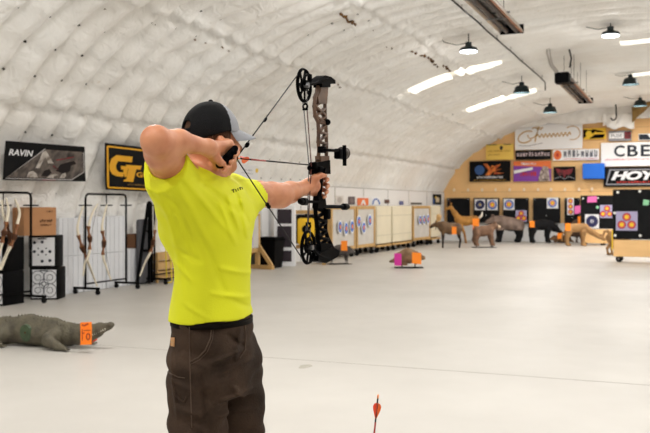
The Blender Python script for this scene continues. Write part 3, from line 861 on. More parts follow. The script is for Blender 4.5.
# ================================================================== BEHIND THE SHOOTER'S ARM
def gstand(u0, u1, vt, Yc, label, brace=True, infill=None, w=.09):
    """timber stand: two posts, cross rails, long feet with diagonal braces"""
    pass
def timber_stand(x, y, rz, w, h, label, foot=.9):
    root = empty('timber_stand', (x, y, 0), label, 'stand')
    R = Matrix.Rotation(rz, 3, 'Z'); T = lambda a, b, c: Vector((x, y, 0)) + R @ Vector((a, b, c))
    for s in (-1, 1):
        mb = MB(); mb.bar(T(s * w / 2, 0, 0.05), T(s * w / 2, 0, h), .09, .09, up=R @ Vector((0, 1, 0)), bev=.005); mb.build('post', M_wood, root)
        mb = MB(); mb.bar(T(s * w / 2, -foot / 2, .045), T(s * w / 2, foot / 2, .045), .09, .09, bev=.005); mb.build('foot', M_wood, root)
        for t in (-1, 1):
            mb = MB(); mb.bar(T(s * w / 2, t * foot * .45, .08), T(s * w / 2, 0, h * .45), .05, .09, bev=.004); mb.build('brace', M_wood, root)
    for z in (h - .045, .42):
        mb = MB(); mb.bar(T(-w / 2, 0, z), T(w / 2, 0, z), .09, .09, bev=.005); mb.build('rail', M_wood, root)
    return root, T
# stand right behind the shooter's back
d = 19.6; p = P(243.5, 270, d)
root, T = timber_stand(p.x, p.y, math.radians(78), 1.0, 1.25, 'timber target stand just right of the shooter\'s shirt, with a slanting brace')
mb = MB(); mb.box(T(0, 0, .84), (.94, .10, .72), rz=math.radians(78)); mb.build('foam_panel', M_burlap, root)
target_face(T(.1, -.06, .84), Matrix.Rotation(math.radians(78), 3, 'Z') @ Vector((1, 0, 0)), Matrix.Rotation(math.radians(78), 3, 'Z') @ Vector((0, -1, 0)), .34, .62, [(0, .14, .13, 'spot'), (0, -.14, .13, 'spot')], 'two-spot face on the timber stand beside the shooter\'s shirt', bg='lilac')
# black bin
p = P(270, 265.5, 20.4)
root = empty('bin', (p.x, p.y, 0), 'black plastic bin between the two timber stands', 'bin')
mb = MB(); q = [(-.25, -.25), (.25, -.25), (.25, .25), (-.25, .25)]
for z0, z1, s0, s1 in ((0.0, .62, .84, 1.0),):
    vs = [(p.x + a * s0, p.y + b2 * s0, z0) for a, b2 in q] + [(p.x + a * s1, p.y + b2 * s1, z1) for a, b2 in q]
    mb.add(vs, [(3, 2, 1, 0), (4, 5, 6, 7), (0, 1, 5, 4), (1, 2, 6, 5), (2, 3, 7, 6), (3, 0, 4, 7)])
mb.build('body', M_black, root)
mb = MB(); mb.box((p.x, p.y, .65), (.54, .54, .06), bev=.02); mb.box((p.x, p.y, .69), (.5, .5, .04), bev=.02); mb.build('lid', M_blackm, root)
# cabinet with dark panels
d = 21.0; a = P(285, 255, d)
root = empty('window_display', (a.x, a.y, 0), 'white framed case with dark panes seen under the outstretched arm', 'case')
R = math.radians(20)
mb = MB(); mb.box((a.x, a.y, .72), (.50, .3, 1.44), rz=R, bev=.01); mb.build('case_body', M_white, root)
n = Matrix.Rotation(R, 3, 'Z') @ Vector((0, -1, 0))
for z, h in ((1.18, .34), (.70, .50), (.24, .26)):
    mb = MB(); mb.box(Vector((a.x, a.y, z)) + n * .152, (.34, .02, h), rz=R); mb.build('dark_pane', mat('dark_plum_pane', (52, 44, 50), .35), root)
# second stand with yellow-wrapped bale
d = 21.7; p = P(307, 262, d)
root, T = timber_stand(p.x, p.y, math.radians(22), .84, 1.32, 'timber stand behind the lower cam of the bow, framing a yellow bag', foot=.9)
R = math.radians(22)
mb = MB(); mb.box(T(0, .0, .86), (.66, .16, .72), rz=R, bev=.02); mb.build('foam_panel', M_foam, root)
c = T(-.02, -.20, .80)
root = empty('archery_bag', c, 'yellow block-shaped bag target hanging in the timber stand', 'bag target')
mb = MB(); mb.box(c, (.42, .22, .66), rz=R, bev=.07); mb.build('bag', mat('yellow_woven_bag', (245, 195, 20), .6, var=.15, vscale=10), root, smooth=True)
mb = MB(); mb.bar(c + Vector((-.1, 0, .32)), c + Vector((.0, 0, .43)), .03, .02); mb.bar(c + Vector((.1, 0, .32)), c + Vector((0, 0, .43)), .03, .02); mb.build('strap', M_black, root)
mb = MB(); mb.disc(c + Matrix.Rotation(R, 3, 'Z') @ Vector((0, -.112, .06)), Matrix.Rotation(R, 3, 'Z') @ Vector((0, 1, 0)), .10, .01); mb.build('spot', M_black, root)

# ================================================================== BLACK ROLLING TARGETS ON THE RIGHT
def rolling(u0, u1, vt, vm, vb, vfl, label, wood=True, pins=True):
    d0 = CAMZ * FPX / (vfl - HOR); pm = P(u0, vfl, d0); Y = pm.y
    a = onY(u0, vm, Y); b = onY(u1, vm, Y); t = onY(u0, vt, Y).z; zb = onY(u0, vb, Y).z; zm = a.z; x0, x1 = a.x, b.x
    root = empty('rolling_target', ((x0 + x1) / 2, Y, 0), label, 'target board')
    mb = MB(); mb.box(((x0 + x1) / 2, Y + .15, (t + zm) / 2), (x1 - x0, .3, t - zm), bev=.012); mb.build('foam_mat', M_foam, root)
    mb = MB(); mb.box(((x0 + x1) / 2, Y + .15, (zm + zb) / 2 - .01), (x1 - x0 - .03, .28, zm - zb - .02), bev=.008); mb.build('plywood_base', M_ply, root)
    for fx in (.03, .5, .97):
        for sy in (-.05, .30):
            c = Vector((x0 + .08 + (x1 - x0 - .16) * fx, Y + .12 + sy, .085))
            mb = MB(); mb.disc(c, (.5, .86, 0), .085, .05, 18); mb.build('castor', M_rubber, root, smooth=True)
            k = root.children[-1]
            mb = MB(); mb.disc(c, (.5, .86, 0), .035, .056, 12); mb.box(c + Vector((0, 0, .09)), (.09, .09, .02)); mb.build('bracket', M_steel, k)
    return root, x0, x1, Y, zm, t, zb
M_wht = M_white
root, x0, x1, Y, zm, t, zb = rolling(580.5, 625, 195.5, 228.5, 243, 245, 'black rolling target with plywood base farther back, holding a navy face', True)
s = depth_y(600, Y) / FPX
for u, v in ((583, 198.5), (598, 198), (583, 227)):
    c = onY(u, v, Y); mb = MB(); mb.disc((c.x, Y - .01, c.z), (0, 1, 0), .03, .02, 10); mb.build('fixing_pin', M_pin, root)
def tfy(u, v, w, h, spots, label, **k):
    c = onY(u, v, Y - .02); s = depth_y(u, Y) / FPX
    target_face(c, (1, 0, 0), (0, -1, 0), w * s, h * s, [(a * s, b * s, r * s, kd) for a, b, r, kd in spots], label, **k)
tfy(592, 221.3, 13.4, 14, [(0, 0, 5.8, 'navy')], 'square face with thick navy rings, low on the farther rolling target')
tfy(606, 211.5, 11.6, 13, [(1, 3, 3, 'spot'), (-2.8, -2.4, 3, 'spot'), (3.4, -2.4, 2.6, 'spot')], 'small three-spot face half hidden by the nearer rolling target', bg='lilac')
c0 = onY(587.2, 202.5, Y - .012); c1 = onY(596.8, 196, Y - .012)
mb = MB(); mb.prism([(0, 0), (c1.x - c0.x, 0.01), (c1.x - c0.x, c1.z - c0.z), (.02, c1.z - c0.z - .02)], c0, (1, 0, 0), (0, 0, 1), (0, -1, 0), .008); tag(mb.build('pink_paper', M_pink), 'flat pink paper at the top of the farther rolling target', 'paper')
c = onY(597.5, 207.3, Y - .012); mb = MB(); mb.disc(c, (0, 1, 0), .055, .02, 7); tag(mb.build('green_paper', M_green), 'small round green note on the farther rolling target', 'paper')

root, x0, x1, Y, zm, t, zb = rolling(612.8, 720, 189.5, 239, 256.5, 262, 'large black rolling target on a plywood base at the right edge', True)
for u, v in ((617.8, 192.3), (639.8, 191.2), (662, 192), (614.6, 213), (615.2, 235.4), (640.2, 235.6), (664, 213)):
    c = onY(u, v, Y); mb = MB(); mb.disc((c.x, Y - .012, c.z), (0, 1, 0), .035, .03, 12); mb.build('fixing_pin', M_pin, root)
mb = MB()
c = onY(612.6, 236, Y); mb.box((x0 - .012, Y + .03, c.z - .1), (.03, .10, .5)); mb.build('yellow_tape', M_yellow, root)
tfy(626.7, 221, 20.5, 19.2, [(0, 4, 4.1, 'spot'), (-4.7, -3.7, 4.1, 'spot'), (4.7, -3.7, 4.1, 'spot')], 'large square three-spot face on the nearest black rolling target', bg='lilac')
c = onY(646, 202.3, Y - .012); mb = MB(); mb.prism([(-.075, -.07), (.06, -.08), (.08, .05), (-.06, .075)], c, (1, 0, 0), (0, 0, 1), (0, -1, 0), .008); tag(mb.build('green_paper', M_green), 'square green note on the nearest black rolling target', 'paper')

# ================================================================== LEFT SIDE: RACKS, BOXES, BANNERS ON THE LINER
def arch_sheet(c00, c10, c11, c01, inset=.36):
    """corners in picture order lower-left, lower-right, upper-right, upper-left; hangs along the curved liner"""
    def hit(u, v):
        lo, hi = 5.0, 30.0
        for _ in range(40):
            m = (lo + hi) / 2; p = P(u, v, m)
            if p.z > arch_z(p.x, inset) or p.x < -(AR - inset): hi = m
            else: lo = m
        return P(u, v, lo)
    A, B, C2, D2 = [hit(*c) for c in (c00, c10, c11, c01)]
    def fn(a, b):
        lo_ = A.lerp(B, a); up_ = D2.lerp(C2, a); q = lo_.lerp(up_, b); q = q.copy()
        q.x += -.006 * math.sin(b * PI)
        return q
    def nn(a, b):
        e = .02; t1 = fn(min(1, a + e), b) - fn(max(0, a - e), b); t2 = fn(a, min(1, b + e)) - fn(a, max(0, b - e))
        n = t1.cross(t2).normalized()
        return n if n.x > 0 else -n
    return Sheet(fn, nn)
sh = arch_sheet((2.8, 180), (85.9, 181.6), (84.8, 146.9), (5.8, 140.8))
M_scene = mat('forest_camo_print', (118, 106, 98), .6, col2=(14, 10, 10), vscale=7, detail=10)
M_pale = mat('pale_camo_print', (215, 208, 200), .6, col2=(120, 108, 98), vscale=11, detail=8)
tri = [(.46, .86), (.96, .86), (.965, .30), (.80, .08), (.03, .08)]
banner('black RAVIN banner with a hunting scene, hung on the liner at far left', sh, M_banb, [
    ('printed_scene', M_scene, [sh.poly([(.46, .86), (.70, .86), (.70, .08), (.03, .08)], .005), sh.poly([(.70, .86), (.96, .86), (.965, .30), (.80, .08), (.70, .08)], .005)]),
    ('pale_edge', mat('silver_print', (190, 186, 184), .5), [sh.line([(.97, .86), (.972, .30), (.80, .06), (.02, .06), (.46, .88)], .012, .009, 2.2)]),
    ('figures', M_pale, [sh.poly([(.43, .80), (.47, .84), (.52, .68), (.57, .50), (.50, .50), (.47, .66), (.43, .52), (.40, .36), (.35, .36), (.39, .56)], .010),
                         sh.poly([(.25, .10), (.27, .24), (.32, .28), (.37, .20), (.38, .10)], .010), sh.poly([(.48, .10), (.53, .18), (.60, .22), (.63, .18), (.56, .14), (.58, .10)], .010), sh.poly([(.64, .10), (.68, .22), (.72, .26), (.73, .18), (.70, .10)], .010)]),
    ('dark_figures', mat('near_black_print', (24, 18, 20), .6), [sh.poly([(.60, .30), (.66, .48), (.75, .55), (.84, .60), (.87, .52), (.80, .46), (.78, .30), (.70, .22)], .008), sh.poly([(.42, .14), (.46, .30), (.52, .34), (.55, .24), (.50, .14)], .008)]),
    ('red_marks', M_rust, [sh.line([(.60, .60), (.70, .64), (.84, .72)], .015, .011, 2.2), sh.line([(.56, .44), (.60, .38), (.63, .34)], .02, .011, 2.2), sh.rect(.42, .02, .60, .045, .006)]),
    ('lettering', M_white, [sh.text('RAVIN', .035, .66, .315, .82, .010, shear=.18, bold=.022)])], n=20)
sh = arch_sheet((105.7, 189.7), (177, 193), (177, 151.5), (105.0, 142.8))
M_gt = mat('amber_print', (232, 168, 15), .5)
banner('black banner with yellow border and GT GOLD TIP lettering behind the elbow', sh, M_banb, [
    ('border', M_gt, [sh.line([(.025, .06), (.975, .06)], .018, .006, 1.6), sh.line([(.025, .94), (.975, .94)], .018, .006, 1.6), sh.line([(.025, .06), (.025, .94)], .018, .006, 1.6), sh.line([(.975, .06), (.975, .94)], .018, .006, 1.6)]),
    ('large_letter_g', M_gt, [sh.poly([(.345, .78), (.13, .78), (.07, .69), (.045, .56), (.045, .46), (.08, .36), (.14, .32), (.22, .32), (.225, .42), (.16, .42), (.13, .49), (.13, .57), (.155, .655), (.335, .655)], .008),
                            sh.poly([(.19, .56), (.29, .56), (.26, .32), (.235, .32), (.22, .42), (.22, .48), (.19, .48)], .009)]),
    ('large_letter_t', M_gt, [sh.poly([(.255, .595), (.465, .60), (.45, .51), (.39, .51), (.345, .22), (.215, .22), (.225, .26), (.255, .28), (.285, .51), (.25, .51)], .011)]),
    ('lettering', M_gt, [sh.text('GOLD TIP', .395, .335, .93, .455, .010, bold=.03)]),
    ('small_print', mat('dull_amber_print', (120, 90, 30), .6), scribble(sh, .27, .60, .13, .05, 14, .008))], n=16)
sh = arch_sheet((235, 184), (258, 187), (258.5, 166), (235, 163.5))
banner('white paper notice with a yellow dot, behind the bowstring and shoulder', sh, M_white, [('yellow_dot', M_yellow, [sh.circ(.93, .78, .06, .1)]), ('small_print', M_gprint, scribble(sh, .25, .75, .60, .04, 12) + scribble(sh, .3, .7, .75, .05, 8))], cat='poster', name='poster')

# garment-style bow racks
RACKX = -9.0
def bow_rack(u0, u1, label, top=1.63):
    ya = onX(u0, 290, RACKX).y; yb = onX(u1, 290, RACKX).y if isinstance(u1, (int, float)) and u1 > 20 else onX(u0, 290, RACKX).y
    return ya, yb
def make_rack(ya, yb, label):
    x = RACKX; top = 1.63; r = .018; c = .07
    root = empty('bow_rack', (x, (ya + yb) / 2, 0), label, 'rack', 'wheeled black bow racks by the left wall')
    pts = [(x, ya, .10), (x, ya, top - c), (x, ya + c * .3, top - c * .3), (x, ya + c, top), (x, yb - c, top), (x, yb - c * .3, top - c * .3), (x, yb, top - c), (x, yb, .10)]
    mb = MB(); mb.tube(pts, r, 10); mb.build('frame', M_black, root, smooth=True)
    mb = MB(); mb.tube([(x, ya, .17), (x, yb, .17)], .014, 8); mb.build('lower_rail', M_black, root, smooth=True)
    for y in (ya, (ya + yb) / 2, yb):
        mb = MB(); mb.tube([(x, y - .16, 1.445), (x, y + .16, 1.445)], .011, 8)
        if ya < y < yb: mb.tube([(x, y, 1.445), (x, y, top)], .009, 8)
        mb.build('hanging_arm', M_black, root, smooth=True)
    for y in (ya, yb):
        mb = MB(); mb.box((x + .02, y, .10), (.5, .04, .035), bev=.004); mb.build('foot', M_black, root)
        f = root.children[-1]
        for sx in (-.2, .24):
            mb = MB(); mb.disc((x + sx, y, .04), (0, 1, 0), .04, .03, 12); mb.box((x + sx, y, .072), (.03, .05, .03)); mb.build('castor', M_rubber, f, smooth=True)
    return root
R1 = (onX(31, 290, RACKX).y - 1.15, onX(31, 290, RACKX).y); R2 = (onX(85.5, 290, RACKX).y, onX(126, 290, RACKX).y); R3 = (onX(154.5, 290, RACKX).y, onX(154.5, 290, RACKX).y + 1.15)
make_rack(*R1, 'black wheeled bow rack at the left edge, in front of the patterned cubes')
make_rack(*R2, 'black wheeled bow rack in front of the tall white foam slabs')
make_rack(*R3, 'black wheeled bow rack mostly hidden behind the shooter')

M_limb = mat('cream_limb_laminate', (232, 222, 200), .35); M_riser = mat('brown_riser_wood', (150, 92, 45), .45, var=.5, vscale=20); M_dark = mat('dark_riser_wood', (74, 44, 26), .45)
def recurve(pts, label, dp=0.0, riser=(.34, .64), dark=False, whitetip=True):
    """pts: picture points of a hanging bow from top tip to bottom tip"""
    X = RACKX + .06 + dp
    W = [onX(u, v, X) for u, v in pts]
    # resample by catmull-rom
    n = 28; L = [0]
    for i in range(len(W) - 1): L.append(L[-1] + (W[i + 1] - W[i]).length)
    def at(t):
        s = t * L[-1]
        for i in range(len(W) - 1):
            if s <= L[i + 1] + 1e-9:
                f = (s - L[i]) / (L[i + 1] - L[i]); p0 = W[max(0, i - 1)]; p1 = W[i]; p2 = W[i + 1]; p3 = W[min(len(W) - 1, i + 2)]
                return .5 * ((2 * p1) + (p2 - p0) * f + (2 * p0 - 5 * p1 + 4 * p2 - p3) * f * f + (3 * p1 - p0 - 3 * p2 + p3) * f ** 3)
        return W[-1]
    root = empty('recurve_bow', at(0), label, 'bow', 'wooden recurve bows hanging on the racks')
    for nm, (a, b), m, w0, w1 in (('limb', (0, riser[0] + .03), M_limb, .012, .024), ('limb', (riser[1] - .03, 1), M_limb, .024, .012)):
        q = [at(a + (b - a) * k / n) for k in range(n + 1)]
        mb = MB(); mb.tube(q, [w0 + (w1 - w0) * k / n for k in range(n + 1)], 8); mb.build(nm, m, root, smooth=True)
    q = [at(riser[0] + (riser[1] - riser[0]) * k / 16) for k in range(17)]
    rs = [.018 + .016 * (1 + math.cos(2 * PI * k / 16 * 2)) / 2 + (.006 if 7 <= k <= 11 else 0) for k in range(17)]
    mb = MB(); mb.tube(q, rs, 10); mb.build('riser', M_dark if dark else M_riser, root, smooth=True)
    g = MB(); g.tube(q[7:12], [r + .004 for r in rs[7:12]], 10); g.build('grip', M_dark, root, smooth=True)
    s0 = at(0); s1 = at(1); mid = at(.5)
    mb = MB(); off = Vector((.05, -.05, 0)); mb.tube([s0, s0.lerp(mid, .5) + off * .5, mid + off * 1.3, mid.lerp(s1, .5) + off * .5, s1], .003, 5); mb.build('bowstring', M_dark, root)
recurve([(83.5, 206), (80, 216), (77.5, 229), (81, 244), (86, 257), (91, 270), (97, 286)], 'leftmost recurve bow on the middle rack, its lower limb slanting right')
recurve([(97.5, 204), (92, 214), (88.6, 228), (90, 241), (88.8, 254), (85, 263), (83, 276)], 'second recurve bow on the middle rack, crossing its left neighbour', .09)
recurve([(107, 204.5), (104.5, 214), (102, 227), (104, 241), (103, 255), (106, 266), (111, 280)], 'rightmost recurve bow on the middle rack, with a dark grip', .02, dark=False)
recurve([(158, 204), (156.5, 218), (155, 230), (153.5, 241), (151, 251), (145, 263), (140, 276)], 'recurve bow with a red-brown riser beside the shooter\'s yellow shirt', .02, dark=False)
recurve([(6, 198), (8.5, 210), (6, 224), (3, 238), (-1, 254), (-6, 268)], 'cream-limbed recurve bow at the left picture edge', .04)
recurve([(15, 199), (19.5, 212), (17, 225), (13, 241), (6, 255), (-2, 272)], 'recurve bow nearest the right post of the left rack, limb curving down left', .11)
recurve([(2, 200), (3, 214), (8, 228), (10, 242), (6, 256), (1, 270)], 'dark recurve bow between two others on the left rack', -.04, dark=True)

# white slabs of boxed foam behind the racks
M_slab = mat('white_fluted_carton', (226, 228, 232), .6, var=.06, vscale=3)
def slab(u0, u1, z0, z1, label, X=-9.28, group='white foam slabs behind the racks', th=.2):
    ya = onX(u0, 250, X).y; yb = onX(u1, 250, X).y
    root = empty('foam_slab', (X - th / 2, (ya + yb) / 2, z0), label, 'foam slab', group)
    mb = MB(); mb.box((X - th / 2, (ya + yb) / 2, (z0 + z1) / 2), (th, yb - ya - .01, z1 - z0 - .004), bev=.008); mb.build('slab', M_slab, root)
    mb = MB(); y = ya + .09
    while y < yb - .05:
        mb.box((X + .001, y, (z0 + z1) / 2), (.008, .008, (z1 - z0) * .96)); y += .13
    mb.build('groove', mat('slab_groove', (196, 197, 202), .6), root)
slab(59, 83.5, 0, .62, 'lower white slab left of the middle rack')
slab(59, 83.5, .62, 1.24, 'upper white slab left of the middle rack, beside the patterned cubes')
slab(84.5, 106, 0, .62, 'lower white slab behind the left half of the middle rack')
slab(84.5, 106, .62, 1.26, 'upper white slab behind the left half of the middle rack')
slab(106.8, 127, 0, .62, 'lower white slab behind the right half of the middle rack')
slab(106.8, 127, .62, 1.26, 'upper white slab behind the right half of the middle rack')
slab(128, 156, 0, .66, 'low single white slab between the middle rack and the shooter')
# brown basket on the single slab
y0_ = onX(131, 250, -9.38).y; y1_ = onX(140.5, 250, -9.38).y
root = empty('cardboard_box', (-9.38, (y0_ + y1_) / 2, .66), 'small brown open carton on top of the low white slab', 'box')
mb = MB(); w_, dp_, h_ = .16, y1_ - y0_, .26; cy = (y0_ + y1_) / 2
for sx in (-1, 1): mb.box((-9.38 + sx * w_ / 2, cy, .66 + h_ / 2), (.012, dp_, h_))
for sy in (-1, 1): mb.box((-9.38, cy + sy * dp_ / 2, .66 + h_ / 2), (w_, .012, h_))
mb.box((-9.38, cy, .668), (w_, dp_, .012)); mb.build('carton', mat('dark_kraft_card', (122, 84, 56), .8), root)
# folded dark easel leaning behind
root = empty('easel', onX(144, 283, -9.2), 'dark folded easel frame leaning by the liner left of the shooter', 'easel')
ya, yb = onX(137, 250, -9.12).y, onX(152, 250, -9.12).y
for a, b in (((-9.12, ya, .02), (-9.12, (ya + yb) / 2 + .12, 1.50)), ((-9.12, yb, .02), (-9.12, (ya + yb) / 2 + .2, 1.50)), ((-9.02, (ya + yb) / 2, .02), (-9.12, (ya + yb) / 2 + .16, 1.52))):
    mb = MB(); mb.bar(a, b, .05, .035, bev=.004); mb.build('leg', M_black, root)
mb = MB(); mb.bar((-9.12, ya + .22, .62), (-9.12, yb - .10, .62), .04, .04); mb.build('cross_bar', M_black, root)
# dark cover sheet leaning beside
yb = onX(158, 250, -9.12).y; ya = onX(146, 250, -9.2).y + .1
root = empty('equipment_case', (-9.21, 13.72, 0), 'tall dark grey soft case standing on the floor behind the third rack', 'case')
mb = MB(); mb.box((-9.215, 13.70, .60), (.10, .36, 1.18), bev=.05); mb.build('case_body', mat('dark_grey_fabric', (88, 88, 92), .85), root, smooth=True)
mb = MB(); mb.tube([(-9.17, 13.64, .9), (-9.15, 13.68, .97), (-9.15, 13.76, .97), (-9.17, 13.80, .9)], .014, 8); mb.build('handle', M_black, root, smooth=True)
# wooden crate with yellow cord by the shooter
y0_ = onX(160, 250, -8.95).y + .1
cX, cW = -9.2, .26
root = empty('crate', (cX, y0_ + .5, 0), 'wooden slatted crate on the floor just left of the shooter\'s shirt', 'crate')
for z in (.10, .27, .44):
    for sx in (-1, 1):
        mb = MB(); mb.box((cX + sx * cW / 2, y0_ + .4, z + .04), (.02, .8, .13), bev=.003); mb.build('long_slat', M_wood, root)
    for sy in (.01, .79):
        mb = MB(); mb.box((cX, y0_ + sy, z + .04), (cW - .02, .02, .13), bev=.003); mb.build('end_slat', M_wood, root)
for sx in (-1, 1):
    for yy in (.035, .765):
        mb = MB(); mb.box((cX + sx * (cW / 2 - .03), y0_ + yy, .28), (.04, .04, .56)); mb.build('corner_post', M_wood, root)
mb = MB(); mb.box((cX, y0_ + .4, .055), (cW - .04, .76, .02)); mb.build('base', M_black, root)
mb = MB(); pts = []
Yc = R3[0] + .22
pts = [(-8.86, Yc - .03, .03), (-8.88, Yc - .03, .6), (-8.92, Yc + .0, 1.2), (-8.97, Yc + .03, 1.41), (-8.93, Yc + .06, 1.2), (-8.87, Yc + .10, .6), (-8.84, Yc + .12, .03), (-8.80, Yc + .02, .02), (-8.82, Yc - .08, .02)]
mb.tube(pts, .012, 8); o = mb.build('rope', mat('yellow_cord', (225, 200, 40), .6), smooth='all'); tag(o, 'yellow rope looped over the third rack beside the yellow shirt', 'rope')

# patterned cube targets, two stacks, and the shipping carton on top
M_cubew = mat('white_target_skin', (228, 228, 230), .6)
def cube_target(x, y, z, w, h, rz, label, spots):
    root = empty('cube_target', (x, y, z), label, 'cube target', 'black cube targets with white printed faces')
    R = Matrix.Rotation(rz, 3, 'Z'); c = Vector((x, y, z + h / 2))
    mb = MB(); mb.box(c, (w, w, h), rz=rz, bev=.015); mb.build('foam_block', M_black, root, smooth=True)
    for nn_, xx in ((R @ Vector((0, -1, 0)), R @ Vector((1, 0, 0))), (R @ Vector((0, 1, 0)), R @ Vector((-1, 0, 0)))):
        f = c + nn_ * (w / 2 + .002)
        mb = MB(); mb.prism([(-w * .45, -h * .44), (w * .45, -h * .44), (w * .45, h * .44), (-w * .45, h * .44)], f, xx, (0, 0, 1), nn_, .004); mb.build('printed_face', M_cubew, root)
        fc = root.children[-1]; mb = MB()
        if spots == 'dots':
            for (a, b) in ((0, .3), (0, 0), (0, -.3), (-.28, 0), (.28, 0), (-.28, .28), (.28, -.28), (-.14, .1), (.14, .1), (-.14, -.1), (.14, -.1)):
                mb.disc(f + xx * a * w + Vector((0, 0, b * h)) + nn_ * .003, nn_, .024 if abs(a) + abs(b) > .26 or a == 0 else .012, .004, 12)
            mb.box(f + Vector((0, 0, .40 * h)) + nn_ * .003, (w * .3, .004, .016), rz=rz)
        else:
            for (a, b, r) in ((-.22, .2, .10), (.22, .2, .10), (-.22, -.2, .10), (.22, -.2, .10), (0, 0, .07)):
                mb.ring(f + xx * a * w + Vector((0, 0, b * h)) + nn_ * .002, nn_, r, .005, 24, 4); mb.ring(f + xx * a * w + Vector((0, 0, b * h)) + nn_ * .002, nn_, r * .45, .004, 18, 4)
            mb.box(f + Vector((0, 0, .41 * h)) + nn_ * .003, (w * .3, .004, .016), rz=rz)
        mb.build('printed_mark', M_char, fc)
    mb = MB(); mb.bar(c + R @ Vector((-.09, 0, h / 2 + .004)), c + R @ Vector((.09, 0, h / 2 + .004)), .03, .008); mb.build('carry_handle', M_black, root)
rz2 = math.radians(24)
q = P(46.5, 300, 13.55)
cube_target(q.x - .05, q.y + .1, 0, .42, .49, rz2 - .03, 'lower patterned cube target in the right stack, left of the white slabs', 'rings')
cube_target(q.x - .09, q.y + .1, .492, .42, .49, rz2, 'upper patterned cube target with small dots in the right stack', 'dots')
cube_target(-9.26, 10.14, 0, .44, .49, 0.02, 'lower patterned cube target at the left picture edge', 'rings')
cube_target(-9.26, 10.14, .492, .44, .49, 0.0, 'upper patterned cube target at the left picture edge', 'rings')
M_kraft = mat('kraft_cardboard', (176, 126, 84), .8, var=.1, vscale=4)
M_tape = mat('packing_tape', (150, 104, 66), .4)
a = P(20.5, 235, 13.1); b_ = P(53, 235, 13.5); zt = 1.415; z0 = .99
cx, cy = (a.x + b_.x) / 2 - .1, (a.y + b_.y) / 2 + .06; ang = math.atan2(b_.y - a.y, b_.x - a.x); w_ = (b_ - a).length
root = empty('shipping_carton', (cx, cy, z0), 'brown shipping carton lying across the tops of the cube targets', 'box')
mb = MB(); mb.box((cx, cy, (z0 + zt) / 2), (w_, .34, zt - z0), rz=ang, bev=.006); mb.build('carton', M_kraft, root)
Rm = Matrix.Rotation(ang, 3, 'Z')
mb = MB(); mb.box(Vector((cx, cy, zt + .001)), (w_ + .004, .05, .003), rz=ang); mb.box(Vector((cx, cy, zt - .04)) + Rm @ Vector((w_ / 2 - .002, 0, 0)), (.008, .05, .08), rz=ang); mb.build('tape', M_tape, root)
f = Vector((cx, cy, (z0 + zt) / 2)) + Rm @ Vector((0, -.1715, 0))
s = flat_sheet(f + Rm @ Vector((-w_ * .40, 0, -.19)), Rm @ Vector((w_ * .8, 0, 0)), (0, 0, .38), Rm @ Vector((0, -1, 0)))
mb = MB()
for vs_, fs_ in scribble(s, .46, .96, .46, .12, 7, .003) + scribble(s, .5, .92, .32, .08, 8, .003, 3) + scribble(s, .72, .98, .86, .07, 5, .003, 6): mb.add(vs_, fs_)
mb.build('printed_text', M_dark, root, recalc=False)

# ================================================================== THINGS UNDER THE CEILING
M_alu = mat('brushed_reflector', (170, 165, 160), .35, .7); M_tube = mat('heater_tube', (70, 62, 60), .5, .5)
def heater(xa, y0, y1, z, label, w=.42):
    root = empty('tube_heater', (xa, (y0 + y1) / 2, z), label, 'heater', 'long tube heaters under the liner')
    pr = [(-w / 2, -.04), (-w / 2 + .01, -.06), (-w / 2 + .05, .0), (-w * .25, .09), (w * .25, .09), (w / 2 - .05, 0), (w / 2 - .01, -.06), (w / 2, -.04), (w * .28, .105), (-w * .28, .105)]
    mb = MB(); mb.prism(pr, (xa, (y0 + y1) / 2, z), (1, 0, 0), (0, 0, 1), (0, -1, 0), y1 - y0); mb.build('reflector', M_alu, root)
    for sx in (-.09, .09):
        mb = MB(); mb.tube([(xa + sx, y0 + .05, z - .02), (xa + sx, y1 - .05, z - .02)], .045, 12); mb.build('radiant_tube', M_tube, root, smooth=True)
    y = y0 + .3
    while y < y1:
        mb = MB(); mb.box((xa, y, z + .02), (w + .02, .03, .03)); mb.box((xa, y, z - .075), (w * .8, .02, .015)); mb.build('cross_bracket', M_steel, root); 
        mb = MB(); mb.tube([(xa + .12, y, z + .08), (xa + .12, y, arch_z(xa) - .04)], .005, 5); mb.tube([(xa - .12, y, z + .08), (xa - .12, y, arch_z(xa) - .04)], .005, 5); mb.build('hanging_chain', M_black, root); y += 1.5
    mb = MB(); mb.box((xa, y1 - .02, z + .01), (w, .04, .16), bev=.01); mb.build('end_cap', M_black, root)
    mb = MB(); mb.box((xa + w * .42, (y0 + y1) / 2, z - .045), (.03, y1 - y0 - .1, .035)); mb.build('copper_edge', mat('copper_trim', (170, 110, 75), .4, .5), root)
heater(-2.84, 5.0, 15.7, 4.55, 'long metal tube heater at the top of the picture, ending above the first lamps')
heater(-2.70, 22.5, 26.8, 4.50, 'farther tube heater above the white script banner')
# drive box hanging at the near end of the farther heater
root = empty('heater_blower', (-2.75, 22.2, 4.6), 'dark blower box with loose pipes in front of the farther tube heater', 'blower')
mb = MB(); mb.box((-2.78, 22.2, 4.56), (.34, .4, .26), bev=.02); mb.build('box_body', M_black, root)
mb = MB(); mb.tube([(-2.9, 22.0, 4.7), (-3.0, 21.8, 4.85), (-3.05, 21.7, 5.1), (-3.06, 21.7, arch_z(-3.06) - .05)], .05, 10); mb.build('exhaust_pipe', M_alu, root, smooth=True)
mb = MB(); mb.tube([(-2.6, 22.1, 4.8), (-2.55, 22.0, 5.0), (-2.6, 21.9, arch_z(-2.6) - .05)], .02, 8); mb.build('gas_hose', M_black, root, smooth=True)
